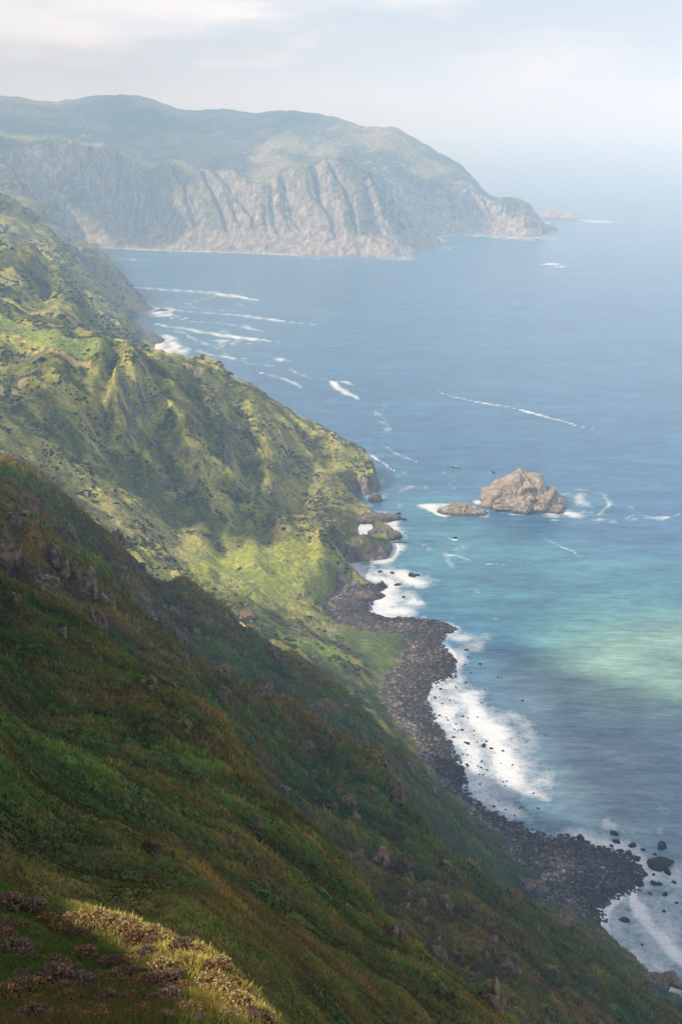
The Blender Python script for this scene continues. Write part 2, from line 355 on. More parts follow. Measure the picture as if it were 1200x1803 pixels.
# ------------------------------------------------------------------ ground cover
def wpoly(pts):
    out = []
    for p in pts:
        h = hit(*p, y0=(p[2] if len(p) > 2 else 500)) if False else hit(p[0], p[1], y0=480)
        out.append((h[0], h[1]))
    return np.array(out)
def soft_in(poly, x, y, w):
    m = (x > poly[:,0].min()-w) & (x < poly[:,0].max()+w) & (y > poly[:,1].min()-w) & (y < poly[:,1].max()+w)
    r = np.zeros(x.shape)
    if m.any():
        xs, ys = x[m], y[m]
        d, _, _ = poly_dist(np.vstack([poly, poly[:1]]), xs, ys); ins = inside(poly, xs, ys)
        r[m] = sstep(-w, w, np.where(ins, d, -d))
    return r
PATCH = dict(
 field=[(0,552),(60,575),(120,595),(200,612),(192,636),(150,632),(90,612),(40,592),(0,575)],
 tan=[(90,612),(160,634),(160,648),(120,640),(85,622)],
 lime=[(0,600),(70,628),(150,650),(140,662),(60,650),(0,640)],
 path=[(0,690),(50,655),(62,650),(55,664),(0,700)],
 terrace=[(400,950),(460,962),(530,955),(575,965),(580,1010),(578,1050),(560,1062),(480,1060),(400,1045),(330,1000),(290,965),(340,950)],
 upper=[(120,870),(200,880),(300,930),(380,960),(330,1000),(250,960),(180,920)],
 green=[(470,1105),(540,1125),(592,1145),(596,1170),(560,1165),(500,1130)],
 meadow=[(600,1100),(660,1112),(712,1118),(705,1150),(690,1178),(650,1180),(620,1150),(600,1125)])
PATCH = {k: wpoly(v) for k, v in PATCH.items()}

def ground(x, y, z, nz, d, c, rib):
    n = x.size; r = np.sqrt(x*x+y*y)
    nearw = 1-sstep(420, 640, r); far = sstep(1500, 2500, r); mid = np.clip(1-nearw-far, 0, 1)
    L = lambda a, b, t: a[None]*(1-t[:,None])+b[None]*t[:,None]
    A = np.array
    n1 = fbm(x/45, y/45, 4, 101); n2 = fbm(x/9, y/9, 4, 103); n3 = fbm(x/2, y/2, 3, 105)
    # near slope: grass with rusty heath
    w = sstep(-.2, .55, n1*.8+n2*.7+n3*.35)
    near = L(A([.045,.088,.014]), A([.088,.070,.022]), w)
    w2 = sstep(.15, .5, fbm(x/14, y/14, 4, 107)); near = near*(1-w2[:,None]*.45) + A([.16,.085,.035])*w2[:,None]*.45
    w3 = sstep(.2, .6, fbm(x/1.2, y/1.2, 3, 109))*(1-sstep(25, 60, r)); near = near*(1-.5*w3[:,None])+A([.10,.055,.05])*.5*w3[:,None]
    # middle: olive gorse, paler grass
    w = sstep(-.3, .35, fbm(x/70, y/70, 5, 111)+.6*fbm(x/12, y/12, 3, 113))
    midc = L(A([.10,.115,.030]), A([.37,.35,.10]), w)
    w = sstep(.1, .5, fbm(x/30, y/30, 4, 115)); midc = midc*(1-.5*w[:,None])+A([.10,.075,.04])*.5*w[:,None]
    w = sstep(-.25, .4, fbm(x/260, y/260, 5, 117)+.5*fbm(x/60, y/60, 3, 118)); farc = L(A([.07,.09,.04]), A([.30,.27,.12]), w)
    colr = near*nearw[:,None]+midc*mid[:,None]+farc*far[:,None]
    steep = 1-nz
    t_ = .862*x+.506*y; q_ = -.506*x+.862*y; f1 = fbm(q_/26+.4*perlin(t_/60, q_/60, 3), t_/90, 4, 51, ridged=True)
    colr = colr*(1+nearw*np.clip(.4*f1, -.4, .4)*sstep(20, 60, r))[:,None]  # relief shading put into the colour: furrows darker, ridges lighter
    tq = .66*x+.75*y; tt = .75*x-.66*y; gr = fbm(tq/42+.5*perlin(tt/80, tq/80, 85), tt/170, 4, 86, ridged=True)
    colr = colr*(1+mid*np.clip(.7*gr+.1, -.55, .6))[:,None]  # middle hills: gully shade painted darker, ribs lighter
    rock = nearw*(sstep(.50, .72, steep + .22*n2 + .1*n1)*.85) \
         + mid*(sstep(.38, .60, steep + .30*n2 + .15*n1))*sstep(-.25, .25, fbm(x/11, y/11, 3, 119)) \
         + far*(sstep(.12, .34, steep + .25*fbm(x/60, y/60, 4, 121)) * (.35+.75*(1-np.clip(rib*1.2, 0, 1))))
    rock = rock*sstep(1.0, 4, z+ (d>0)*2)
    # lower cliffs bare, beaches of boulders
    rock = np.maximum(rock, mid*(1-sstep(4, 16, z+4*n2))*(c > .5)*.95*sstep(.10, .28, steep+.1*n3))
    rock = np.maximum(rock, far*(1-sstep(25, 70, z+20*n2))*.9)
    beach = (1-sstep(.2, .42, c))*(1-sstep(-7, 6, d-np.clip(27-62*(c-.08), 8, 26)+12*n2+5*n1))*(z < 14)
    colr = colr*(1-beach[:,None])+A([.085,.080,.074])*beach[:,None]
    spit = (1-sstep(0, 14, d+5*n2))*beach*nearw
    rock = rock*(1-beach)+beach*.35
    for k, cc, w_, rk in (('field', (.25,.32,.08), 2.5, 0), ('tan', (.50,.38,.17), 2, 0), ('lime', (.15,.17,.035), 6, 0), ('path', (.34,.27,.17), 1.5, 0), ('terrace', (.36,.40,.08), 14, .12),
                          ('upper', (.38,.34,.13), 12, .25), ('green', (.24,.34,.06), 6, .0), ('meadow', (.11,.16,.045), 7, .22)):
        s = soft_in(PATCH[k], x, y, w_)*(np.clip(1.0+.8*n2, 0, 1) if k not in ('field', 'tan') else 1)
        colr = colr*(1-s[:,None])+A(cc)*s[:,None]; rock = rock*(1-s)+rk*s
    wet = (1-sstep(.3, 2.4, z))*(r < 1500)
    colr = colr*(1-.6*wet[:,None])
    return np.clip(colr*(1+.25*n3[:,None]*nearw[:,None]), .004, .9), np.clip(rock, 0, 1)

CONV = {}; SURFACE = {}
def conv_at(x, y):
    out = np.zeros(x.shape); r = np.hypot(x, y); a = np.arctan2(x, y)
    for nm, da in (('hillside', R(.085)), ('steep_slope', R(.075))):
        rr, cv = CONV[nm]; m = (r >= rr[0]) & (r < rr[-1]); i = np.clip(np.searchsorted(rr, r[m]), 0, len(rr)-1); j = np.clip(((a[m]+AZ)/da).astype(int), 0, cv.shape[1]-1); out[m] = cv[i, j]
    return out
def terrain(name, X, Y, mat, keep=None, lower=None):
    Z, d, c, rib = Hfun(X, Y, full=True)
    nr, nc = X.shape
    P = np.stack([X, Y, Z], -1)
    du = np.gradient(P, axis=1); dv = np.gradient(P, axis=0); n = np.cross(du, dv)
    nz = np.abs(n[...,2])/(np.linalg.norm(n, axis=-1)+1e-9)
    # push steep faces sideways a little so that cliffs are not smooth drapes
    r = np.sqrt(X*X+Y*Y); k = np.clip(r/900, .15, 3.2)*np.clip((1-nz)*2.2, 0, 1)*(Z > 2)*np.where(r < 60, .25, 1)
    sc = np.clip(r/60, 2.2, 34)
    P[...,0] += k*2.4*fbm((X+Z*.6)/sc, (Y+Z*1.1)/sc, 3, 131); P[...,1] += k*2.4*fbm((X-Z*.7)/sc, (Y+Z)/sc, 3, 137)
    cv = np.zeros(Z.shape)
    if name in ('hillside', 'steep_slope'):
        def box(A_, k, ax):
            c_ = np.cumsum(np.pad(A_, [(k+1, k) if a == ax else (0, 0) for a in (0, 1)], mode='edge'), axis=ax); n_ = A_.shape[ax]
            return (np.take(c_, np.arange(2*k+1, 2*k+1+n_), ax)-np.take(c_, np.arange(0, n_), ax))/(2*k+1)
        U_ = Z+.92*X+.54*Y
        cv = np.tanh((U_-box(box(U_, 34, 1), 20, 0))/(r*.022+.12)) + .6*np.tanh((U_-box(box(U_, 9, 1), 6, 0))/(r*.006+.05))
        CONV[name] = (r[:,0].copy(), cv)
        SURFACE[name] = (P.copy(), np.linalg.norm(n, axis=-1)/(r*r+1))
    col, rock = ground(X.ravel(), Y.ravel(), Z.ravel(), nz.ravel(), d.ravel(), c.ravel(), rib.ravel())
    cvr = cv.ravel()[:,None]; col = col*np.clip(1+.62*cvr, .28, 2.1)*(1+np.clip(cvr, 0, 1)*np.array([[.25,.0,.1]]))  # shading by convexity in the colour: hollows darkened, rims lightened and browned
    kk = (np.maximum.reduce([Z[:-1,:-1], Z[1:,:-1], Z[:-1,1:], Z[1:,1:]]) > -2.5)
    if keep is not None:
        xc = .25*(X[:-1,:-1]+X[1:,:-1]+X[:-1,1:]+X[1:,1:]); yc = .25*(Y[:-1,:-1]+Y[1:,:-1]+Y[:-1,1:]+Y[1:,1:])
        kk &= keep(xc, yc)
    F = grid_faces(nr, nc, kk)
    V, F, col, rock = compact(P.reshape(-1, 3), F, col, rock)
    return np_mesh(name, V, F, mat, col, rock, True, 'structure')

AZ = R(25); R0, R1 = 1.2, 575.0
m_near = land_material('heath_slope', .22, .55)
m_slope = land_material('far_slope_heath', .9, .8)
m_mid = land_material('gorse_hills', 1.5, .9)
m_bay = land_material('bay_hills', 2.6, .9)
m_far = land_material('headland_rock', 5.0, 1.0, ((.07,.060,.045),(.29,.245,.175),(.60,.515,.39)))
def azr(x, y): return np.arctan2(x, y), np.sqrt(x*x+y*y)
# near hillside: fan of rings around the ledge
def fan(r0, r1, dr, az0, az1, da):
    nr = int(math.log(r1/r0)/dr)+1; r = np.geomspace(r0, r1, nr); a = np.arange(az0, az1, da)
    Rr, Aa = np.meshgrid(r, a, indexing='ij'); return Rr*np.sin(Aa), Rr*np.cos(Aa)
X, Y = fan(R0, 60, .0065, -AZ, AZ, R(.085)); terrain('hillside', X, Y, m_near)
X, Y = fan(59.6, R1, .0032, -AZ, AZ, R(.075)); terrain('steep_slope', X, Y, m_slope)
in_fan = lambda x, y: (np.abs(np.arctan2(x, y)) < AZ-.002) & (x*x+y*y < (R1-1.5)**2)
gx = lambda x0, x1, y0, y1, s: np.meshgrid(np.arange(x0, x1+s, s), np.arange(y0, y1+s, s))
X, Y = gx(-420, 130, 520, 1100, 1.0); terrain('valley_hills', X, Y, m_mid, lambda x, y: ~in_fan(x, y) & (np.abs(np.arctan2(x, y)) < AZ+.03))
X, Y = gx(-760, 60, 1098, 2150, 2.0); terrain('bay_slopes', X, Y, m_bay)
X, Y = gx(-1300, 760, 2450, 3760, 3.2); terrain('sea_cliffs', X, Y, m_far)
X, Y = gx(-2600, 900, 3750, 5600, 14.0); terrain('headland', X, Y, m_far)
covered = lambda x, y: ((np.abs(np.arctan2(x, y)) < AZ+.025) & (y < 1102)) | ((x > -760) & (y >= 1098) & (y < 2150)) | ((x > -1300) & (y >= 2450) & (y < 3760)) | ((x > -2600) & (y >= 3750))
X, Y = gx(-3200, 1000, -1200, 3900, 16.0); terrain('mountain', X, Y, m_far, lambda x, y: ~covered(x, y) & ~((np.abs(x) < 60) & (np.abs(y) < 60)))
X, Y = gx(-62, 62, -62, 62, .8); terrain('mountain_ledge', X, Y, m_near, lambda x, y: ~((np.abs(np.arctan2(x, y)) < AZ-.01) & (x*x+y*y > 2.5)))
#@@PART3
# ------------------------------------------------------------------ sea
def spx(pts): return np.array([G(*p) for p in pts])
SURF = [ # (outline on the water, softness in metres, strength)
 ([(745,1215),(790,1195),(800,1115),(850,1112),(862,1124),(822,1160),(828,1195),(868,1238),(915,1262),(935,1300),(948,1335),(985,1385),(960,1408),(915,1400),(935,1445),(890,1448),(850,1428),(808,1395),(798,1330),(750,1260)], 9, 1.0),
 ([(598,990),(640,992),(690,994),(740,1008),(770,1018),(768,1030),(725,1036),(742,1052),(738,1075),(730,1092),(640,1088),(650,1050),(662,1030),(610,1012)], 7, 1.0),
 ([(655,905),(700,908),(732,928),(722,938),(690,945),(668,925)], 7, .85),
 ([(612,888),(640,870),(670,872),(700,862),(680,850),(735,855),(700,875),(660,890),(640,900)], 5, .42),
 ([(690,960),(720,950),(725,965),(690,985)], 6, .6),
 ([(965,1470),(1020,1458),(1060,1462),(1100,1475),(1130,1500),(1210,1530),(1210,1575),(1110,1570),(1120,1535),(1060,1500),(1000,1485)], 7, 1.0),
 ([(1040,1600),(1110,1565),(1210,1560),(1210,1830),(1160,1790),(1130,1715),(1060,1650)], 8, .84),
 ([(930,1440),(975,1450),(960,1482),(925,1462)], 8, .6),
 ([(1120,1575),(1210,1560),(1210,1720),(1170,1670),(1135,1620)], 7, .9),
 ([(955,900),(1000,893),(1040,903),(1050,912),(1010,914),(950,908)], 8, .95),
 ([(985,868),(1030,866),(1050,880),(1045,895),(1005,890),(995,880)], 8, .72),
 ([(736,888),(770,883),(800,888),(770,898),(800,908),(780,910),(745,898)], 5, .9),
 ([(830,880),(850,876),(856,888),(838,888)], 4, .8),
 ([(832,900),(858,898),(866,910),(845,912)], 4, .7),
 ([(950,925),(985,928),(995,940),(965,938)], 6, .4),
 ([(205,568),(250,575),(272,590),(300,600),(300,625),(268,625),(250,605),(215,585)], 12, 1.1),
 ([(262,590),(300,588),(335,618),(318,655),(288,640)], 10, .95),
 ([(255,545),(300,540),(310,556),(262,560)], 10, .9),
 ([(225,528),(262,528),(300,545),(265,560),(240,555)], 16, .6),
 ([(400,441),(470,444),(560,447),(640,453),(560,458),(480,452)], 22, .5),
 ([(640,453),(730,452),(745,456),(700,462)], 20, .6),
 ([(760,434),(800,430),(826,434),(800,440),(765,442)], 18, .5),
 ([(850,415),(930,419),(985,417),(990,422),(930,425),(860,421)], 22, .6),
 ([(985,384),(1060,388),(1095,392),(1050,393)], 26, .8),
 ([(140,433),(200,435),(190,440),(150,438)], 26, .5),
]
STREAK = [ # polylines on the water, half width (m), strength
 ([(770,690),(830,706),(900,718),(970,736),(1045,757)], 1.6, 1.1),
 ([(583,672),(600,688),(630,702)], 3.6, 1.0), ([(583,672),(605,672),(625,678)], 2.6, .8), ([(510,652),(545,665),(583,670)], 2.2, .6),
 ([(462,657),(490,664),(512,672),(530,682)], 2.6, .8), ([(505,720),(525,734),(550,734)], 2.2, .8),
 ([(612,782),(650,800),(694,828)], 1.2, .9), ([(674,786),(700,800),(732,812)], 1.2, .9),
 ([(225,505),(290,510),(370,515),(450,528)], 4, .8), ([(270,570),(330,580),(400,592),(490,602)], 3.4, .95), ([(300,605),(370,625),(430,632)], 3.2, .7),
 ([(300,545),(350,550),(420,555),(550,572)], 3, .75), ([(280,530),(360,545),(420,548)], 3, .5), ([(330,645),(370,655),(420,668)], 3, .6), ([(350,680),(380,700),(408,714)], 3, .6),
 ([(300,625),(350,640),(395,650),(350,662)], 4, .5), ([(370,600),(398,600),(385,606)], 4, .7), ([(405,660),(420,668),(412,675)], 3, .7), ([(440,660),(430,672)], 3, .4),
 ([(480,630),(510,637)], 4, .7), ([(620,570),(560,557),(500,548)], 2.4, .3), ([(770,650),(820,662),(872,676)], 1.6, .4), ([(560,628),(625,636)], 2, .4), ([(300,520),(400,520),(470,535),(560,548)], 2.6, .35),
 ([(200,455),(250,458),(300,464)], 6, .5), ([(150,434),(200,434)], 5, .8),
 ([(990,862),(1030,862),(1062,872),(1072,890),(1055,906),(1020,914)], 2.2, .62), ([(1045,912),(1090,918),(1130,912),(1160,915),(1200,905)], 2.4, .62), ([(845,884),(870,898),(900,906),(940,908)], 1.6, .9), ([(300,560),(340,566),(400,570),(470,585)], 2.2, .7), ([(310,612),(360,618),(440,640),(520,650)], 2, .6), ([(330,590),(350,600),(380,612)], 2.4, .7), ([(230,540),(300,556),(330,560)], 3, .7), ([(340,660),(390,680),(405,700)], 2.2, .7), ([(958,948),(985,962),(1012,972),(1022,980)], 1.4, 1.1), ([(850,995),(880,992),(905,996),(930,990)], 1.6, .7), ([(770,975),(800,978),(838,988)], 2.0, .8),
 ([(860,1086),(905,1098)], 1.3, .7), ([(755,965),(765,978),(760,990)], 1.2, .4), ([(700,920),(720,950),(750,960)], 1.5, .5), ([(735,870),(780,862),(830,856),(862,862)], 1.4, .5),
 ([(680,845),(720,853),(780,870)], 2.2, .5), ([(790,850),(800,858)], 1.5, .6), ([(1010,868),(1060,878),(1085,892)], 2.2, .55), ([(1040,915),(1090,915),(1120,905),(1150,912),(1195,908)], 2.6, .6),
 ([(1105,890),(1120,905),(1110,918)], 2.4, .6), ([(960,915),(1040,918),(1100,922)], 1.6, .6),
 ([(1112,1572),(1130,1612),(1160,1650),(1200,1695),(1225,1720)], 4.5, 1.35), ([(1062,1610),(1075,1650),(1110,1700),(1160,1760)], 1.6, .8),
 ([(860,1240),(905,1262),(955,1280)], 4, .4), ([(900,1300),(930,1350),(970,1385)], 4, .7), ([(820,1200),(850,1260),(880,1310)], 5, .25),
 ([(600,445),(700,458)], 5, .3), ([(968,464),(972,466)], 5, 1.0), ([(984,469),(988,470)], 4, .8), ([(790,948),(805,950)], 1.6, 1.0), ([(795,822),(815,822)], 2.0, .8), ([(858,830),(866,832)], 1.2, .8),
 ([(1000,395),(1070,388)], 6, .4), ([(980,430),(1060,440)], 6, .25), ([(850,425),(1000,440)], 5, .2), ([(560,1000),(640,990)], 2, .0),
]
def dens(e, lo, hi, step_in, step_out, a, b):
    return np.concatenate([np.arange(a, lo, step_out), np.arange(lo, hi, step_in), np.arange(hi, b, step_out)])
az = dens(0, -19, 19.5, .075, 1.0, -75, 75)
ph = np.concatenate([np.arange(86, 42, -2.0), np.arange(42, 20, -.085), np.arange(20, 9, -.06), np.arange(9, 3.0, -.034), np.geomspace(3.0, .22, 60)])
rr_ = EYE/np.tan(np.radians(ph))
RR, AA = np.meshgrid(rr_, np.radians(az), indexing='ij')
X = RR*np.sin(AA); Y = RR*np.cos(AA)
x = X.ravel(); y = Y.ravel(); r = np.sqrt(x*x+y*y)
foam = np.zeros(x.size)
wx = x+(1.2+r/700)*3*fbm(x/22, y/22, 4, 201); wy = y+(1.2+r/700)*3*fbm(x/22, y/22, 4, 203)
for pts, w_, s_ in SURF:
    foam = np.maximum(foam, s_*(.86 if w_ >= 7 else 1.0)*soft_in(spx(pts), wx, wy, w_*(1.9 if 7 <= w_ <= 9 else 1.0)))
wx2 = x+(1+r/500)*1.1*fbm(x/16, y/16, 3, 205); wy2 = y+(1+r/500)*1.1*fbm(x/16, y/16, 3, 207)
for pts, w_, s_ in STREAK:
    P = spx(pts); m = (x > P[:,0].min()-30) & (x < P[:,0].max()+30) & (y > P[:,1].min()-40) & (y < P[:,1].max()+40)
    if m.any():
        w_ = w_*max(.8, (np.hypot(*P.mean(0))/1000)**1.6); dd, _, ss = poly_dist(P, wx2[m], wy2[m], None, True); tot = sum(math.dist(P[i], P[i+1]) for i in range(len(P)-1))
        tp = np.clip(np.minimum(ss, tot-ss)/(tot*.18+1e-6), .45, 1)
        foam[m] = np.maximum(foam[m], 1.0*s_*(1-sstep(.1, 2.2, dd/(w_*1.0*tp)))*(.95+.35*perlin(ss/(14+w_*5), ss*0+.5, 209)))
m = (r < 3600)
dc, cc_, _ = poly_dist(coast, x[m], y[m], coast[:,2]); ins = inside(land, x[m], y[m]); dc = np.where(ins, 0, dc)
k_ = 1+r[m]/600
foam[m] = np.maximum(foam[m], (.72-.5*sstep(-.1, .35, perlin(x[m]/(20*k_), y[m]/(20*k_), 212)))*(1-sstep(1, 6, dc/k_ + 1.5*perlin(x[m]/18, y[m]/18, 211))))
rd = fbm(x[m]/(26*k_)+.5, y[m]/(14*k_), 4, 241, ridged=True); near_ = np.where(r[m] < 1150, 1-sstep(30, 110, dc), 1-sstep(120, 330, dc))*(x[m] < 420)*(r[m] < 2300)
foam[m] = np.maximum(foam[m], .50*sstep(.16, .42, rd)*near_*sstep(-.15, .35, perlin(x[m]/(60*k_), y[m]/(60*k_), 243)))
foam[m] *= np.where((foam[m] > .3) & (dc > 3), .86+.2*np.sin(dc/3.2+2.5*perlin(x[m]/25, y[m]/25, 245)), 1)
lace = .32*(1-sstep(4, 60, dc))*(r[m] < 1700)
fm = foam[m]; fm = np.maximum(fm, lace*(.6+fbm(x[m]/20, y[m]/20, 3, 213))); foam[m] = fm
tur = np.zeros(x.size)
tur = np.maximum(tur, .55*soft_in(spx([(640,1000),(700,880),(780,870),(880,930),(1000,960),(1230,975),(1230,1260),(1000,1240),(940,1180),(860,1130),(780,1090)]), x, y, 45))
tur = np.maximum(tur, .95*soft_in(spx([(900,1090),(1000,1030),(1240,1010),(1240,1260),(1060,1250),(1000,1215),(930,1150)]), x+12*fbm(x/60, y/60, 3, 221), y, 38))
tur = np.maximum(tur, .5*soft_in(spx([(130,432),(240,440),(330,455),(250,470),(180,460)]), x, y, 60))
tur = np.maximum(tur, .35*(np.exp(-np.interp(r, [0, 1e5], [0, 0])*0)*(foam > .05)*.6))
pale = soft_in(spx([(950,1180),(1010,1130),(1090,1100),(1240,1090),(1240,1260),(1080,1262),(1010,1245)]), x+10*fbm(x/50, y/50, 3, 251), y, 34)
swell = (.22*np.sin((x*.22+y*.975)/7.2+5*perlin(x/220, y/160, 231))+.7*fbm(x/40, y/14, 3, 233))*np.clip((6000-r)/4000, 0, 1)*(r < 6000)
Z = (swell*.55).reshape(X.shape)
E_ = new_mat('sea_water'); m_sea, nt, N, B = E_
pos = nd(nt, 'ShaderNodeNewGeometry').outputs['Position']
fa = nd(nt, 'ShaderNodeAttribute', attribute_name='foam').outputs['Fac']; ta = nd(nt, 'ShaderNodeAttribute', attribute_name='tur').outputs['Fac']; pa = nd(nt, 'ShaderNodeAttribute', attribute_name='pale').outputs['Fac']
mpw = nd(nt, 'ShaderNodeMapping'); mpw.inputs['Rotation'].default_value = (0, 0, R(13)); mpw.inputs['Scale'].default_value = (.35, 1, 1); nt.links.new(pos, mpw.inputs['Vector'])
b1 = noise(nt, mpw.outputs[0], .045, 4, .6).outputs['Fac']; b2 = noise(nt, mpw.outputs[0], .3, 5, .62).outputs['Fac']; b3 = noise(nt, mpw.outputs[0], .012, 3).outputs['Fac']
wc = mixc(nt, ta, (.036,.130,.245), (.075,.245,.270)); wc = mixc(nt, math_(nt, 'MULTIPLY', pa, .8), wc, (.24,.38,.29))
wc = mixc(nt, math_(nt, 'MULTIPLY', nd(nt, 'ShaderNodeAttribute', attribute_name='silt').outputs['Fac'], .75), wc, (.20,.275,.305)); wc = mixc(nt, 1.0, wc, ramp(nt, b1, [(.3, (.70,.75,.80)), (.7, (1.3,1.25,1.2))]).outputs[0], 'MULTIPLY')
wc = mixc(nt, 1.0, wc, ramp(nt, b3, [(.35, (.82,.86,.9)), (.65, (1.15,1.12,1.1))]).outputs[0], 'MULTIPLY')
wc = mixc(nt, 1.0, wc, ramp(nt, b2, [(.35, (.80,.83,.86)), (.65, (1.22,1.19,1.16))]).outputs[0], 'MULTIPLY')
b4 = noise(nt, mpw.outputs[0], .11, 5, .7).outputs['Fac']; wc = mixc(nt, 1.0, wc, ramp(nt, b4, [(.35, (.72,.76,.80)), (.65, (1.30,1.26,1.2))]).outputs[0], 'MULTIPLY')
f1 = noise(nt, pos, .11, 9, .76).outputs['Fac']; f2 = noise(nt, pos, .9, 5, .7).outputs['Fac']
vo = nd(nt, 'ShaderNodeTexVoronoi', feature='DISTANCE_TO_EDGE'); vo.inputs['Scale'].default_value = .22
wv = nd(nt, 'ShaderNodeVectorMath', operation='ADD'); sc_ = nd(nt, 'ShaderNodeVectorMath', operation='SCALE'); sc_.inputs['Scale'].default_value = 7
nt.links.new(noise(nt, pos, .12, 4).outputs['Color'], sc_.inputs[0]); nt.links.new(pos, wv.inputs[0]); nt.links.new(sc_.outputs[0], wv.inputs[1]); nt.links.new(wv.outputs[0], vo.inputs['Vector'])
lacew = math_(nt, 'SUBTRACT', .5, math_(nt, 'MULTIPLY', vo.outputs['Distance'], 1.2))
thr = math_(nt, 'ADD', math_(nt, 'MULTIPLY', f1, .80), math_(nt, 'ADD', math_(nt, 'MULTIPLY', f2, .18), math_(nt, 'MULTIPLY', lacew, .22)))
fs = math_(nt, 'ADD', fa, math_(nt, 'SUBTRACT', thr, .90))
fmask = ramp(nt, fs, [(.0, (0,0,0)), (.16, (.30,.30,.30)), (.40, (.85,.85,.85)), (.6, (1,1,1))]).outputs[0]
fm_f = math_(nt, 'MULTIPLY', fmask, 1.0)
foamc = ramp(nt, f2, [(.3, (.55,.60,.62)), (.6, (.86,.86,.84))]).outputs[0]
nt.links.new(mixc(nt, fm_f, wc, foamc), B.inputs['Base Color'])
nt.links.new(math_(nt, 'ADD', .22, math_(nt, 'MULTIPLY', fm_f, .6)), B.inputs['Roughness'])
B.inputs['IOR'].default_value = 1.33; B.inputs['Specular IOR Level'].default_value = .5
bp = nd(nt, 'ShaderNodeBump'); bp.inputs['Strength'].default_value = .55; bp.inputs['Distance'].default_value = 1.6
nt.links.new(math_(nt, 'ADD', math_(nt, 'MULTIPLY', b1, 1.6), math_(nt, 'ADD', math_(nt, 'MULTIPLY', b2, .9), math_(nt, 'MULTIPLY', fm_f, .25))), bp.inputs['Height']); nt.links.new(bp.outputs[0], B.inputs['Normal'])
V = np.stack([X.ravel(), Y.ravel(), Z.ravel()], -1)
sea = np_mesh('sea', V, grid_faces(*X.shape), m_sea, None, None, True, 'structure')
silt = soft_in(spx([(870,1180),(960,1200),(1060,1262),(1250,1270),(1250,1850),(1100,1800),(1040,1600),(960,1470),(900,1380),(900,1290)]), x, y, 40)
for nm_, ar in (('foam', foam), ('tur', tur), ('pale', pale), ('silt', silt)):
    a = sea.data.attributes.new(nm_, 'FLOAT', 'POINT'); a.data.foreach_set('value', ar.astype(np.float32))
#@@PART4
# ------------------------------------------------------------------ rocks
def ico(sub):
    bm = bmesh.new(); bmesh.ops.create_icosphere(bm, subdivisions=sub, radius=1.0)
    V = np.array([v.co[:] for v in bm.verts]); F = np.array([[v.index for v in f.verts] for f in bm.faces]); bm.free(); return V, F
ICO = {k: ico(k) for k in (1, 2, 3, 4, 5)}
def stone(seed, sub=3, planes=14, scale=(1,1,1), rough=.06, elong=0):
    """an angular stone: directions cut by random planes"""
    g = np.random.default_rng(seed); D, F = ICO[sub]
    n = g.normal(size=(planes, 3)); n /= np.linalg.norm(n, axis=1)[:,None]; h = g.uniform(.62, 1.0, planes)
    dots = D@n.T; rr = np.where(dots > .05, h/np.maximum(dots, .05), 9).min(1); rr = np.minimum(rr, 1.35)
    V = D*rr[:,None]
    q = V*2.3+seed*7.7
    rr2 = 1+rough*(fbm(q[:,0]+q[:,2]*.7, q[:,1]-q[:,2]*.8, 3, 301+seed % 50)+.5*fbm(q[:,0]*3+q[:,2], q[:,1]*3+q[:,2]*2, 2, 303))
    V = V*rr2[:,None]*np.array(scale)
    return V, F
def join(parts):
    Vs, Fs, n = [], [], 0
    for V, F in parts: Vs.append(V); Fs.append(F+n); n += len(V)
    return np.vstack(Vs), np.vstack(Fs)
def rotm(ax, ay, az_):
    from mathutils import Euler
    return np.array(Euler((ax, ay, az_)).to_matrix())
def crag(seed):
    g = np.random.default_rng(900+seed); parts = []
    for k in range(g.integers(9, 15)):
        s = g.uniform(.22, .5); V, F = stone(seed*31+k, 3, 9, (s*g.uniform(.7,1.1), s*g.uniform(.6,1.0), s*g.uniform(.9,1.9)), .07)
        V = V@rotm(g.normal()*.25, g.normal()*.25, g.uniform(0, 3)).T
        V += np.array([g.normal()*.42, g.normal()*.32, g.uniform(-.35, .35)]); parts.append((V, F))
    return join(parts)
m_crag = rock_material('weathered_crag', .9, (.048,.034,.021), (.155,.108,.064), (.38,.28,.18), .7)
m_boul = rock_material('beach_boulder', 1.6, (.045,.043,.042), (.125,.115,.106), (.28,.255,.23))
m_wet = rock_material('wet_boulder', 1.6, (.014,.014,.015), (.040,.037,.034), (.09,.08,.07))
m_stack = rock_material('stack_rock', 4.0, (.13,.10,.075), (.38,.305,.225), (.60,.50,.39))
m_point = rock_material('point_rock', 4.0, (.05,.042,.035), (.17,.14,.11), (.32,.27,.215))
CRAG = [np_mesh('rock_outcrop', *crag(k), m_crag, smooth=False, link=False) for k in range(8)]
STONE = [np_mesh('boulder', *stone(k, 3, 12, (1, .8, .62), .06), m_boul, smooth=False, link=False) for k in range(8)]
WETST = [np_mesh('surf_boulder', *stone(50+k, 3, 12, (1, .8, .62), .06), m_wet, smooth=False, link=False) for k in range(8)]
def put(name, me, loc, s, rz=0, tilt=(0, 0), label=None, cat=None, group=None):
    o = bpy.data.objects.new(name, me); COL.objects.link(o); o.location = loc; o.scale = s if isinstance(s, tuple) else (s, s, s); o.rotation_euler = (tilt[0], tilt[1], rz)
    if label: o['label'] = label
    if cat: o['category'] = cat
    if group: o['group'] = group
    return o
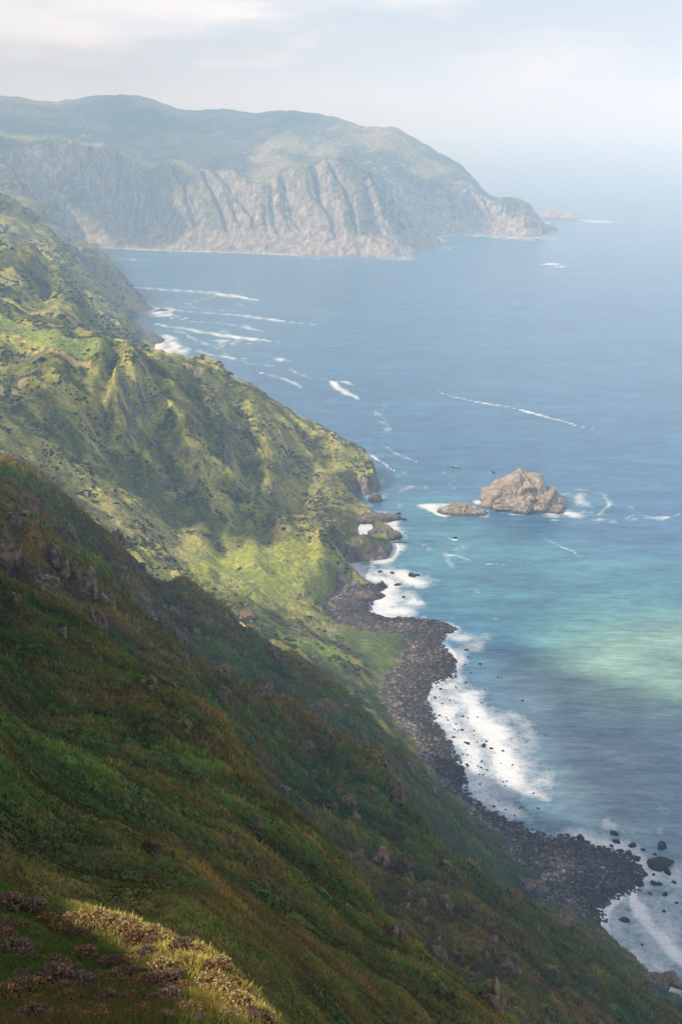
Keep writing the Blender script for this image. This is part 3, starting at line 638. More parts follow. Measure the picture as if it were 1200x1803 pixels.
# (px, py, width px, height px, label or None) of the crags standing out of the near slopes
CR = [(29,905,60,60,'broad grey crag under the skyline at the left edge of the dark slope'),(5,960,50,60,None),(67,1022,62,62,'blocky overhanging rock outcrop capped with turf at the left edge of the dark slope'),(100,925,30,50,None),(87,965,34,44,None),(104,990,34,50,None),
 (146,1026,46,70,'dark ribbed rock outcrop below the left skyline of the shaded slope'),(187,1050,44,40,None),(240,1050,36,44,None),(271,1052,18,52,'tall narrow rock fin standing just under the shaded ridge'),(167,1085,46,56,'pale topped rock outcrop stepping down the left of the shaded slope'),
 (167,1145,22,50,None),(112,1113,26,40,None),(262,1200,40,36,'jumble of pale blocks on the turf spur in the middle of the shaded slope'),(317,1120,36,44,None),(317,1155,34,40,None),(358,1088,30,26,None),(430,1080,56,26,'rough rocky crest where the shaded ridge first catches the sun'),
 (478,1142,30,38,'knobbly brown crag on the sunlit lip of the shaded ridge'),(454,1209,52,60,'dark cliff band with pale streaks in the hollow between the two spurs'),(392,1217,30,26,None),(387,1180,50,30,None),
 (695,1385,30,46,'layered brown rock outcrop on the crest of the lower spur'),(680,1335,26,44,None),(610,1400,32,30,None),(645,1390,30,26,None),(710,1528,40,50,'pale grey crag on the crest of the lower spur above the gully'),(722,1572,34,34,None),(775,1585,34,36,None),(752,1570,22,22,None),(660,1510,44,24,None),
 (890,1650,20,28,None),(868,1655,30,24,None),(893,1695,36,46,'split rock tower on the lower shaded slope'),(768,1665,34,52,'rounded rocky knob covered in lichen on the near spur'),(800,1677,24,16,'smooth pale boulder lying on the near spur'),(795,1738,18,46,'slim pale pinnacle on the near spur'),
 (862,1745,46,90,'largest rock tower at the bottom of the near spur'),(840,1718,18,14,None),(818,1702,16,12,None),(715,1595,24,24,None),(925,1555,40,22,None),(990,1625,34,18,None),(1135,1722,60,34,'low brown sea crag at the foot of the slope above the wash'),(630,1505,22,20,None),
 (265,1208,26,22,None),(390,1220,20,14,None),(450,1347,24,22,'rock outcrop breaking the near turf spur'),(537,1305,30,20,None),(510,1307,22,18,None),(572,1287,22,26,None),(272,1498,42,52,'upright lichened rock outcrop half sunk in the near heath'),(296,1500,16,30,None),(410,1480,20,20,'small tilted boulder alone on the green gully side'),
 (447,1452,22,12,None),(545,1368,16,14,None),(495,1387,24,24,None),(327,1510,18,20,None),(552,1740,14,30,None),(145,1362,18,8,None),(527,1577,18,12,None),(205,940,26,30,None),(60,880,40,30,None),(20,1050,24,40,None),(300,1070,26,26,None),(345,1110,26,30,None),
 (600,1240,26,20,None),(640,1300,26,30,None),(560,1240,20,22,None),(520,1190,24,24,None),(500,1165,20,26,None),(420,1150,24,20,None),(745,1620,22,26,None),(690,1640,26,40,None),(830,1600,22,20,None),(960,1700,20,16,None),(780,1520,22,18,None),(620,1440,24,20,None),(585,1420,20,16,None),(240,990,22,26,None),(215,1010,26,30,None)]
g = np.random.default_rng(5)
for i, (px, py, wpx, hpx, lab) in enumerate(CR):
    h = hit(px, py+hpx*.25, y0=6)
    if h is None: continue
    dist = math.sqrt(h[0]**2+h[1]**2+(EYE-h[2])**2); w_ = wpx*dist/FOC; hh = hpx*dist/FOC
    o = put('rock_outcrop', CRAG[i % 8], (h[0], h[1]+w_*.15, h[2]-hh*.12), (w_*.64, w_*.52, min(hh*.62, w_*.95)), g.uniform(0, 6.3), (g.normal()*.1, g.normal()*.1),
            lab or 'brown lichened rock outcrop poking out of the shaded heath slope', 'rock outcrop', None if lab else 'rock outcrops scattered over the shaded slope')
# sea stack and islet
def build_stack(prof):
    g3 = np.random.default_rng(77); cx, cy = G(922, 889); us, hs = zip(*prof); parts = []
    def blk(u, v, h, w, dpt, hb=0.0, sd=0):
        V, F = stone(1000+sd, 4, 8, (1, 1, 1), .09, 0); V = V@rotm(g3.normal()*.12, g3.normal()*.12, g3.normal()*.25).T
        top = V[:,2].max(); V = V*np.array([w*.94, dpt, 1]); V[:,2] = np.where(V[:,2] > 0, top*(np.clip(V[:,2], 0, None)/top)**.7, V[:,2]); V[:,2] = V[:,2]/top*(h-hb)*.55+hb+(h-hb)*.45
        V[:,0] += u*30.5; V[:,1] += v*23; parts.append((V, F))
    k = 0
    for u in np.arange(-.84, .9, .12):
        h = float(np.interp(u, us, hs))*.93
        blk(u*.96, g3.uniform(-.1, .25), h, 9.5, 17*(1-.35*abs(u)), -6, k); k += 1
    for _ in range(46):
        u = g3.uniform(-.86, .86); v = -g3.uniform(.15, .80)*(1-.3*abs(u)); h = float(np.interp(u, us, hs))*.9*(1-abs(v))**.7*g3.uniform(.72, 1.0)
        blk(u, v, max(h, 2), g3.uniform(4, 7.5), g3.uniform(4, 8), -4, k); k += 1
    for _ in range(22):
        u = g3.uniform(-.86, .86); v = g3.uniform(.1, .7); h = float(np.interp(u, us, hs))*.93*(1-abs(v))**.7
        blk(u, v, max(h, 2), g3.uniform(4, 8), g3.uniform(4, 8), -4, k); k += 1
    for _ in range(16):
        a = g3.uniform(0, 6.28); blk(math.cos(a)*.98, math.sin(a)*.86, g3.uniform(1.2, 4), g3.uniform(2, 4), g3.uniform(2, 4), -2, k); k += 1
    V, F = join(parts); V[:,0] += 1.0*fbm(V[:,2]/2.2, V[:,0]/14, 3, 351); V[:,1] += 1.4*fbm(V[:,2]/1.8, V[:,0]/12+5, 3, 353)
    cr, sr = math.cos(-.08), math.sin(-.08); V = np.stack([V[:,0]*cr-V[:,1]*sr, V[:,0]*sr+V[:,1]*cr, V[:,2]], -1)
    o = np_mesh('sea_stack', V, F, m_stack, smooth=False); o.location = (cx, cy, 0); o['label'] = 'tall flat topped tan sea stack ringed with foam'; o['category'] = 'sea stack'
def rock_isle(name, cpx, cpy, wm, dm, prof, seed, mat, rot=0, n=170, terr=3.0, label='', cat='', group=None):
    """prof: heights of the skyline across the width (u from -1 to 1)"""
    cx, cy = G(cpx, cpy); u = np.linspace(-1.12, 1.12, n); v = np.linspace(-1.12, 1.12, int(n*.7)); U, Vv = np.meshgrid(u, v)
    us, hs = zip(*prof)
    wob = .13*fbm(U*2.2+seed, Vv*2.2, 4, 311+seed)
    ang = np.abs(Vv)+wob
    ridge = np.interp(U+.10*fbm(U*2+3, Vv*2+seed, 3, 313+seed), us, hs)
    edge = np.sqrt(np.clip(U/1.0, -9, 9)**2*.9+Vv**2)+.16*fbm(U*3+seed, Vv*3, 4, 317+seed)
    H = ridge*(1-sstep(.34, .92, ang))**.85
    H = H*(1-sstep(.82, 1.02, edge))
    gul = np.abs(perlin(U*4.5+seed+.8*Vv, Vv*1.1, 319+seed)); H = H*(1-.24*(1-np.clip(gul*3.2, 0, 1))*sstep(.05, .4, ang))
    H = H+.10*H*fbm(U*7, Vv*7, 4, 321+seed)
    t = H/terr; H = terr*(np.floor(t)+sstep(.25, .75, t-np.floor(t)))*.45+H*.55
    H = H + .035*max(hs)*fbm(U*22, Vv*22, 4, 323+seed, ridged=True)*(H > .5)
    X = U*wm/2; Y = Vv*dm/2; cr, sr = math.cos(rot), math.sin(rot)
    P = np.stack([cx+X*cr-Y*sr, cy+X*sr+Y*cr, H-1.6], -1)
    P[...,0] += .6*fbm(X/3+H/3, Y/3+H/2, 3, 325)*(H > 1); P[...,1] += .9*fbm(X/3-H/3, Y/3+H/2, 3, 327)*(H > 1)
    kk = np.maximum.reduce([H[:-1,:-1], H[1:,:-1], H[:-1,1:], H[1:,1:]]) > .4
    V, F = compact(P.reshape(-1, 3), grid_faces(*X.shape, kk))
    c0 = np.array([cx, cy, 0]); V = V-c0
    o = np_mesh(name, V, F, mat, smooth=False); o.location = c0; o['label'] = label; o['category'] = cat
    if group: o['group'] = group
    return o
STACKPROF = ([(-1,4),(-.92,8),(-.80,13),(-.66,18),(-.56,23),(-.44,25),(-.2,25.5),(-.14,27),(-.12,29.5),(.02,29),(.06,26),(.14,26.5),(.18,28.5),(.34,28),(.40,20),(.52,16.5),(.68,13),(.86,8),(1,4)])
build_stack(STACKPROF)
rock_isle('rocky_islet', 813, 903, 41, 22, [(-1,1.5),(-.6,6),(-.3,8.5),(.15,9.5),(.25,8),(.5,6),(.8,4),(1,2)], 2, m_stack, -.16, 130, 2.2, 'low brown rocky islet in foam left of the sea stack', 'islet')
rock_isle('rocky_islet', 660, 882, 13, 12, [(-1,2),(-.4,7),(.2,8.5),(.7,6),(1,2)], 3, m_point, .1, 70, 2, 'rounded rock block just off the foot of the upper green headland', 'rock')
rock_isle('rocky_islet', 800, 823, 12, 5, [(-1,.8),(-.3,2.8),(.2,2.0),(.6,2.4),(1,1)], 4, m_point, 0, 40, 1, 'tiny dark skerry alone in open water beyond the sea stack', 'skerry')
rock_isle('rock_reef', 692, 914, 16, 12, [(-1,2),(-.4,4.5),(.3,5),(.7,3),(1,1.5)], 5, m_point, 0, 60, 1.5, 'dark domed rock in surf off the two green points', 'rock')
rock_isle('rock_reef', 660, 915, 34, 26, [(-1,4),(-.4,7),(.2,6),(.7,4.5),(1,3)], 6, m_point, .3, 110, 1.5, 'jagged brown reef joining the lower green point to the surf', 'reef')
rock_isle('rock_reef', 676, 945, 26, 20, [(-1,5),(-.4,8),(.2,7),(.7,6),(1,5)], 7, m_point, -.2, 100, 2.5, 'square dark rock platform at the tip of the lower green point', 'rock platform')
rock_isle('rock_reef', 706, 955, 20, 5, [(-1,1),(-.2,2.2),(.4,1.6),(1,.8)], 8, m_point, 0, 50, 1, 'thin flat skerry just off the dark rock platform', 'skerry')
rock_isle('rock_reef', 706, 972, 14, 4, [(-1,1),(0,1.8),(1,.8)], 9, m_point, .1, 40, 1, 'smallest flat skerry below the dark rock platform', 'skerry')
rock_isle('rock_reef', 257, 601, 46, 62, [(-1,9),(-.4,16),(.2,15),(.6,11),(1,6)], 10, m_point, .5, 120, 4, 'jagged brown reef in white surf below the left hillside', 'reef')
rock_isle('rock_reef', 229, 558, 26, 20, [(-1,5),(-.2,14),(.4,12),(1,4)], 11, m_point, .2, 70, 3, 'red brown stack in the little cove on the left shore', 'sea stack')
rock_isle('rock_reef', 284, 547, 22, 14, [(-1,2),(0,5),(1,2)], 12, m_point, .2, 50, 2, 'wave washed rock off the tip of the left point', 'rock')
rock_isle('rock_reef', 972, 383, 62, 80, [(-1,12),(-.3,26),(.3,22),(1,8)], 13, m_stack, .2, 80, 7, 'pale stack close against the tip of the far headland', 'sea stack')
rock_isle('rock_reef', 1003, 385, 58, 70, [(-1,8),(0,18),(.4,12),(1,5)], 14, m_stack, .1, 80, 6, 'pale skerry beyond the tip of the far headland, farthest out', 'skerry')
rock_isle('rock_reef', 968, 404, 40, 60, [(-1,8),(0,16),(1,5)], 15, m_point, .1, 60, 6, 'dark rock at the waterline of the far headland tip', 'rock')
rock_isle('rock_reef', 640, 1052, 30, 22, [(-1,2),(0,5),(1,2)], 16, m_point, .4, 80, 1.4, 'bouldery reef under the shaded end of the green knoll', 'reef')
# boulders in the surf of the near bay: (px, py, width px)
BB = [(1164,1493,24,'large round dark boulder standing in the shallows at the right edge'),(1163,1522,38,'biggest brown boulder in the surf at the right edge'),(1020,1477,18,'dark boulder at the seaward corner of the spit'),(1081,1468,14,None),(1113,1489,14,None),(1085,1483,15,None),
 (1092,1500,12,None),(1065,1503,18,None),(979,1482,12,None),(1002,1479,9,None),(1098,1621,14,'lone dark boulder in the mottled wash below the spit'),(1149,1557,14,None),(1159,1557,11,None),(1126,1557,18,None),(1170,1575,10,None),(1186,1554,8,None),(1129,1664,6,None),
 (1146,1521,12,None),(1174,1537,14,None),(1113,1564,12,None),(1144,1574,7,None),(869,1421,7,None),(916,1449,7,None),(1120,1512,18,None),(1105,1503,14,None),(1076,1490,10,None),(1130,1497,9,None),(1153,1505,7,None),(1135,1540,9,None),(1150,1540,7,None),
 (815,1262,6,None),(850,1312,8,None),(725,1015,14,None),(733,1014,9,None),(668,1008,10,None),(690,1010,9,None),(672,1032,22,None),(700,1030,10,None),(710,1052,8,None),(700,905,9,None),(712,915,8,None),(820,1145,8,None),(800,948,9,None),(868,832,7,None),(1168,1605,7,None),(1190,1590,7,None)]
def boulder(px, py, wpx, lab, dry=False, zz=None, grp='dark boulders scattered in the surf of the near bay'):
    x_, y_ = G(px, py); z_ = 0.0
    if dry: z_ = max(0, float(Hfun(x_, y_)))
    d_ = math.sqrt(x_*x_+y_*y_+(EYE-z_)**2); s_ = wpx*d_/FOC*.5
    k = int(g.integers(0, 8))
    put('boulder' if dry else 'surf_boulder', (STONE if dry else WETST)[k], (x_, y_, z_+s_*.12), (s_*g.uniform(.85, 1.15), s_*g.uniform(.8, 1.1), s_*g.uniform(.8, 1.15)), g.uniform(0, 6.3), (g.normal()*.2, g.normal()*.2), lab, 'boulder', grp)
for px, py, w_, lab in BB:
    if lab: boulder(px, py, w_, lab, grp=None)
    else: boulder(px, py, w_, 'dark wet boulder awash in the white surf of the near bay')
ns = 0
while ns < 125:
    px, py = g.uniform(745, 960), g.uniform(1150, 1445)
    lo = np.interp(py, [1150,1200,1230,1300,1350,1400,1445], [780,770,745,785,805,825,880]); wd = g.exponential(45)
    if px < lo-4 or px > lo+wd+4: continue
    boulder(px, py, g.uniform(2.2, 6.5)*(1.2 if g.random() < .15 else .9), 'dark wet boulder awash in the white surf of the near bay'); ns += 1
# dry boulders on the beaches
nb = 0; zone = [((640,790),(1090,1300),150),((1000,1120),(1480,1600),90),((600,690),(1010,1080),60)]
for (xa, xb), (ya, yb), cnt in zone:
    k = 0; tries = 0
    while k < cnt and tries < 6000:
        tries += 1; px, py = g.uniform(xa, xb), g.uniform(ya, yb); x_, y_ = G(px, py)
        zz, dd, cc, _ = Hfun(np.array([x_]), np.array([y_]), full=True)
        if not (0.5 < dd[0] < 26 and cc[0] < .35 and zz[0] < 7): continue
        boulder(px, py, g.uniform(3.0, 7.5), 'grey brown boulder among the stones of the bouldery shore', True, grp='boulders lying along the bouldery shore'); k += 1
# cobbles and smaller stones, uncountable
def scatter_stones(name, n, box, cond, smin_, smax_, mat, seed):
    gg = np.random.default_rng(seed); D, F = ICO[1]; Vs = []
    x = gg.uniform(box[0], box[1], n*8); y = gg.uniform(box[2], box[3], n*8)
    z, d, c, _ = Hfun(x, y, full=True); m = cond(x, y, z, d, c); idx = np.where(m)[0][:n]
    s = smin_*(smax_/smin_)**(gg.random(len(idx))**1.7)
    rad = gg.uniform(.6, 1.15, (len(idx), len(D)))
    sc3 = np.stack([gg.uniform(.8, 1.2, len(idx)), gg.uniform(.7, 1.1, len(idx)), gg.uniform(.5, .9, len(idx))], -1)
    V = D[None]*rad[...,None]*(s[:,None]*sc3)[:,None,:]; a = gg.uniform(0, 6.3, len(idx)); ca, sa = np.cos(a)[:,None], np.sin(a)[:,None]
    V = np.stack([V[...,0]*ca-V[...,1]*sa, V[...,0]*sa+V[...,1]*ca, V[...,2]], -1)
    V += np.stack([x[idx], y[idx], np.maximum(z[idx], -.2)+s*.1], -1)[:,None,:]
    FF = (F[None]+(np.arange(len(idx))*len(D))[:,None,None]).reshape(-1, 3)
    pc = np.array([(1,1,1),(1.9,1.75,1.5),(.55,.55,.6),(1.3,1.0,.8),(2.6,2.4,2.1)])[gg.choice(5, len(idx), p=[.35,.25,.2,.12,.08])]*(1+.6*np.clip(fbm(x[idx]/12, y[idx]/12, 3, 349), -.8, 1))[:,None]
    o = np_mesh(name, V.reshape(-1, 3), FF, mat, np.repeat(pc, len(D), 0), None, smooth=False); o['kind'] = 'stuff'; o['label'] = {'cobbles': 'grey boulders and cobbles covering the shore below the slope', 'scree': 'pale loose stones strewn over the green hillside'}[name]; o['category'] = 'stones'
m_cob = m_boul.copy(); m_cob.name = 'cobble_mix'; nt = m_cob.node_tree; B = nt.nodes['Principled BSDF']; src = B.inputs['Base Color'].links[0].from_socket
nt.links.new(mixc(nt, 1.0, src, nd(nt, 'ShaderNodeAttribute', attribute_name='col').outputs['Color'], 'MULTIPLY'), B.inputs['Base Color'])
scatter_stones('cobbles', 36000, (-20, 190, 330, 840), lambda x, y, z, d, c: (d > -3) & (d < np.clip(27-62*(c-.08), 8, 26)+7*fbm(x/9, y/9, 2, 345)) & (c < .36) & (z < 9) & (soft_in(PATCH['meadow'], x, y, 6) < .4+.3*fbm(x/4, y/4, 2, 347)), .25, 1.5, m_cob, 11)
m_scree = rock_material('scree_stone', 1.5, (.10,.085,.07), (.26,.22,.18), (.46,.40,.33))
def scree_cond(x, y, z, d, c):
    n = fbm(x/40, y/40, 3, 341)+.5*fbm(x/9, y/9, 2, 343)
    return (z > 3) & (n > .22) & (y > 560)
scatter_stones('scree', 3600, (-260, 60, 560, 1000), scree_cond, .35, 1.6, m_scree, 12)
# ------------------------------------------------------------------ vegetation
m_leaf = leaf_material('heath_leaf'); m_flower = leaf_material('heather_flower', .9)
def blades(name, x, y, z, h, w, col, lean, seed, label, cat='grass', tint=.25):
    """one triangle blade per point, leaning at random"""
    gg = np.random.default_rng(seed); n = len(x); a = gg.uniform(0, 2*math.pi, n); ln = lean*gg.random(n)*h; b = gg.uniform(0, 2*math.pi, n)
    P = np.stack([x, y, z-.02*h], -1); sx = np.stack([np.cos(a)*w*.5, np.sin(a)*w*.5, np.zeros(n)], -1)
    tip = P+np.stack([np.cos(b)*ln, np.sin(b)*ln, h], -1)
    V = np.stack([P-sx, P+sx, tip], 1).reshape(-1, 3); F = np.arange(3*n).reshape(-1, 3)
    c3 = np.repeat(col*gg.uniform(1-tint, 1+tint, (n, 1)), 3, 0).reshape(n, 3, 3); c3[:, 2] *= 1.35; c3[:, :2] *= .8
    o = np_mesh(name, V, F, m_leaf, np.clip(c3.reshape(-1, 3), 0, .9), None, False); o['kind'] = 'stuff'; o['label'] = label; o['category'] = cat
    return o
gg = np.random.default_rng(21)
def fan_points(n, r0, r1, az_=19.0):
    r = r0*(r1/r0)**gg.random(n); a = np.radians(gg.uniform(-az_, az_, n)); x = r*np.sin(a); y = r*np.cos(a); return x, y, r
def heath_col(x, y, base=0):
    L = lambda a, b, t: np.array(a)[None]*(1-t[:,None])+np.array(b)[None]*t[:,None]
    w = sstep(-.5, .3, fbm(x/6, y/6, 3, 401)*.8+.7*fbm(x/45, y/45, 4, 101)+.3*fbm(x/1.1, y/1.1, 3, 405))
    c = L((.072,.138,.018), (.170,.115,.030), w); w2 = sstep(.15, .45, fbm(x/2.2, y/2.2, 3, 407)); c = c*(1-.5*w2[:,None])+np.array([.17,.085,.038])*.5*w2[:,None]
    return c
x, y, r = fan_points(200000, 2.2, 18); z = Hfun(x, y)
hh = (.018+.05*np.clip(fbm(x/.8, y/.8, 3, 411)+.4, 0, 1))*gg.uniform(.5, 1.3, len(x))
lit = np.array([.13,.13,.03]); c_ = heath_col(x, y); k_ = sstep(-.3, .3, fbm(x/1.5, y/1.5, 3, 413))[:,None]; c_ = c_*(1-.45*k_)+lit*.45*k_  # olive turf tone mixed in by noise
dry = np.array([W(*q)[:2] for q in [(100,1640,9.2),(128,1615,9.6),(180,1612,9.3),(260,1632,8.7),(330,1655,8.1),(410,1690,7.2),(450,1735,6.3),(490,1795,5.4),(440,1810,4.8),(370,1750,5.6),(300,1705,6.4),(220,1672,7.4)]])  # outline of the sunlit patch on the mound
k_sun = soft_in(dry, x, y, .25)[:,None]*(.45+.55*gg.random((len(x), 1))); c_ = c_*(1-k_sun)+np.array([.95,.70,.16])*k_sun  # sunlight painted into the grass as gold inside that outline
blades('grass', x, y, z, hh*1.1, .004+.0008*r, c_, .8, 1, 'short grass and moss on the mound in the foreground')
def surf_points(name, n):
    P, wgt = SURFACE[name]; wgt = wgt[:-1,:-1].ravel().copy(); rr = np.hypot(P[:-1,:-1,0], P[:-1,:-1,1]).ravel(); wgt[(np.abs(np.arctan2(P[:-1,:-1,0], P[:-1,:-1,1])).ravel() > R(19.5)) | (rr < 11) | (rr > 490) | (P[:-1,:-1,2].ravel() < 3)] = 0
    cs = np.cumsum(wgt); k = np.searchsorted(cs, gg.random(n)*cs[-1]); i, j = np.divmod(k, P.shape[1]-1); a, b = gg.random((n, 1)), gg.random((n, 1))
    return P[i, j]+(P[i+1, j]-P[i, j])*a+(P[i, j+1]-P[i, j])*b
Q = np.vstack([surf_points('hillside', 190000), surf_points('steep_slope', 360000)]); x, y, z = Q.T; r = np.hypot(x, y); d_ = z
n_ = fbm(x/1.6, y/1.6, 3, 415)*(r < 80)+fbm(x/5, y/5, 3, 417); m = (n_ > -.75)
x, y, z, r = x[m], y[m], z[m], r[m]
hh = np.clip(r*.0030, .05, .9)*gg.uniform(.5, 1.3, len(x))*(1+.9*sstep(0, .4, n_[m]))
tq_ = .862*x+.506*y; qq_ = -.506*x+.862*y; f1_ = fbm(qq_/26+.4*perlin(tq_/60, qq_/60, 3), tq_/90, 4, 51, ridged=True)
blades('heath_tussocks', x, y, z, hh, np.clip(r*.0024, .03, .7), 1.1*heath_col(x, y)*(np.clip(1+.68*conv_at(x, y), .25, 2.2)*np.clip(.75+1.1*n_[m], .35, 1.5))[:,None], .9, 2, 'green and rusty tussocks of heath covering the shaded slope', 'heath')  # hollows and gaps between tussocks painted darker as shade
# gorse and bracken on the sunlit hills beyond
def scrub(name, n, box, cond, s0, s1, cols, seed, label):
    g2 = np.random.default_rng(seed); D, F = ICO[1]; x = g2.uniform(box[0], box[1], n*6); y = g2.uniform(box[2], box[3], n*6)
    z, d, c, _ = Hfun(x, y, full=True); idx = np.where(cond(x, y, z, d, c))[0][:n]; k = len(idx)
    s = s0*(s1/s0)**(g2.random(k)**2); rad = g2.uniform(.5, 1.25, (k, len(D)))
    V = D[None]*rad[...,None]*(s[:,None]*np.array([1, 1, .55]))[:,None,:]+np.stack([x[idx], y[idx], z[idx]+s*.15], -1)[:,None,:]
    cc = np.array(cols)[g2.integers(0, len(cols), k)]*g2.uniform(.7, 1.3, (k, 1)); cc = np.repeat(cc, len(D), 0)*g2.uniform(.75, 1.3, (k*len(D), 1))
    FF = (F[None]+(np.arange(k)*len(D))[:,None,None]).reshape(-1, 3)
    o = np_mesh(name, V.reshape(-1, 3), FF, m_leaf, cc, None, False); o['kind'] = 'stuff'; o['label'] = label; o['category'] = 'scrub'
def no_field(x, y): return (soft_in(PATCH['field'], x, y, 3) < .3) & (soft_in(PATCH['tan'], x, y, 3) < .3)
scrub('gorse_scrub', 22000, (-330, 60, 560, 1080), lambda x, y, z, d, c: (z > 6) & (fbm(x/26, y/26, 4, 421)+.75*fbm(x/7, y/7, 3, 423) > .10+.5*soft_in(PATCH['terrace'], x, y, 15)) & no_field(x, y), .5, 1.9,
      [(.055,.075,.020), (.085,.095,.030), (.105,.095,.036), (.045,.062,.02)], 31, 'dark gorse and bracken scrub over the sunlit hillside')
scrub('distant_scrub', 6000, (-620, -60, 1090, 2050), lambda x, y, z, d, c: (z > 10) & (fbm(x/60, y/60, 4, 425) > -.05), 1.6, 4.5, [(.035,.05,.02), (.06,.07,.03), (.045,.05,.022)], 32, 'dark scrub over the hazy left hillsides')
# single bushes round the little fields
def bush_mesh(seed):
    g2 = np.random.default_rng(seed); n = 700; u = g2.normal(size=(n, 3)); u /= np.linalg.norm(u, axis=1)[:,None]; u[:,2] = np.abs(u[:,2]); R_ = g2.uniform(.6, 1.1, n)
    P = u*R_[:,None]*np.array([1, .9, .8]); e = g2.normal(size=(n, 2, 3))*.13
    V = np.stack([P, P+e[:,0], P+e[:,1]], 1).reshape(-1, 3)
    c = np.repeat(np.array([[.035,.055,.016]])*g2.uniform(.6, 1.6, (n, 1)), 3, 0)
    return np_mesh('leafy_crown', V, np.arange(3*n).reshape(-1, 3), m_leaf, c, None, False, link=False)
BM = [bush_mesh(k) for k in range(3)]
FB = [(75,636,16,'largest dark round bush on the slope just below the green field'),(62,640,10,None),(156,618,8,'small bush in the middle of the green field'),(150,624,6,None),(90,596,5,None),(192,619,5,'lone low bush at the right end of the green field'),(135,634,5,None),(60,583,6,None),(40,566,6,None),(110,607,4,None),(142,652,7,None),(30,640,8,None)]
for i, (px, py, wpx, lab) in enumerate(FB):
    h = hit(px, py, y0=560)
    s_ = wpx*math.dist(h, (0, 0, EYE))/FOC*.5
    put('field_bush', BM[i % 3], h, s_, i*1.3, label=lab or 'dark hedge bush beside the small hillside fields', cat='bush', group=None if lab else 'bushes along the hillside fields')
# heather bushes in the foreground: wiry stems with flower spikes
def heather(seed, pal):
    g2 = np.random.default_rng(seed); n = 230; th = g2.uniform(0, 2*math.pi, n); ra = np.sqrt(g2.random(n))
    base = np.stack([np.cos(th)*ra*.35, np.sin(th)*ra*.35, np.zeros(n)], -1)
    hgt = (1-.45*ra**2)*g2.uniform(.75, 1.1, n); tip = np.stack([np.cos(th)*ra*(.9+.2*g2.random(n)), np.sin(th)*ra*(.9+.2*g2.random(n)), hgt], -1)
    # stems and needles
    Vs = []; Cs = []
    m = 16; t = g2.random((n, m)); P = base[:,None]+(tip-base)[:,None]*(t**.7)[...,None]
    e1 = g2.normal(size=(n, m, 3))*.055; e2 = g2.normal(size=(n, m, 3))*.055; e1[...,2] = np.abs(e1[...,2])
    Vs.append(np.stack([P, P+e1, P+e2], 2).reshape(-1, 3))
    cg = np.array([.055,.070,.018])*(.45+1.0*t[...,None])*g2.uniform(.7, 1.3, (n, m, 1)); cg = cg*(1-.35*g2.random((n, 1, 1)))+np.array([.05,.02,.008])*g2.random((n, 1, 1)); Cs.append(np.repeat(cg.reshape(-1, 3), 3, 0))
    V = np.vstack(Vs); fol = np_mesh('foliage', V, np.arange(len(V)).reshape(-1, 3), m_leaf, np.clip(np.vstack(Cs), 0, .9), None, False, link=False)
    k = 7; sel = g2.random(n) < .85; tp = tip[sel]; bs = base[sel]; q = len(tp); t = g2.uniform(.78, 1.06, (q, k)); P = bs[:,None]+(tp-bs)[:,None]*t[...,None]+g2.normal(size=(q, k, 3))*.022
    e1 = g2.normal(size=(q, k, 3))*.042; e2 = g2.normal(size=(q, k, 3))*.042; V = np.stack([P+e1, P+e2, P-e1*.5-e2*.5], 2).reshape(-1, 3)
    pal = np.array(pal); c = pal[g2.integers(0, len(pal), q)][:,None]*g2.uniform(.45, 1.35, (q, 1, 1))*g2.uniform(.7, 1.25, (q, k, 1)); c = np.repeat(c.reshape(-1, 3), 3, 0)
    flo = np_mesh('blossoms', V, np.arange(len(V)).reshape(-1, 3), m_flower, np.clip(c, 0, .9), None, False, link=False)
    return fol, flo
PINK = [(.44,.24,.20), (.50,.30,.24), (.34,.18,.15)]; RUST = [(.48,.22,.10), (.56,.31,.16), (.42,.25,.12)]; SUNLIT = [(.92,.55,.28), (.85,.44,.26), (.92,.66,.30), (.70,.52,.18)]; MAUVE = [(.36,.20,.22), (.44,.27,.28), (.26,.14,.12)]  # sunlight painted into the gold palette used on the mound
HV = {'pink': [heather(1, PINK), heather(2, PINK)], 'rust': [heather(3, RUST), heather(4, RUST)], 'pale': [heather(5, SUNLIT), heather(6, SUNLIT), heather(7, SUNLIT)], 'mauve': [heather(8, MAUVE), heather(9, MAUVE)]}
TXT = {'pink': 'pink flowering heather bush in shade near the viewer', 'rust': 'rusty brown heather bush going over in the foreground shade', 'pale': 'sunlit heather bush with pale gold and pink spikes along the mound', 'mauve': 'mauve flowering heather bush in the foreground shade'}
GRP = {'pink': 'pink heather bushes in the foreground shade', 'rust': 'rusty heather bushes in the foreground', 'pale': 'sunlit heather bushes along the mound', 'mauve': 'mauve heather bushes in the foreground shade'}
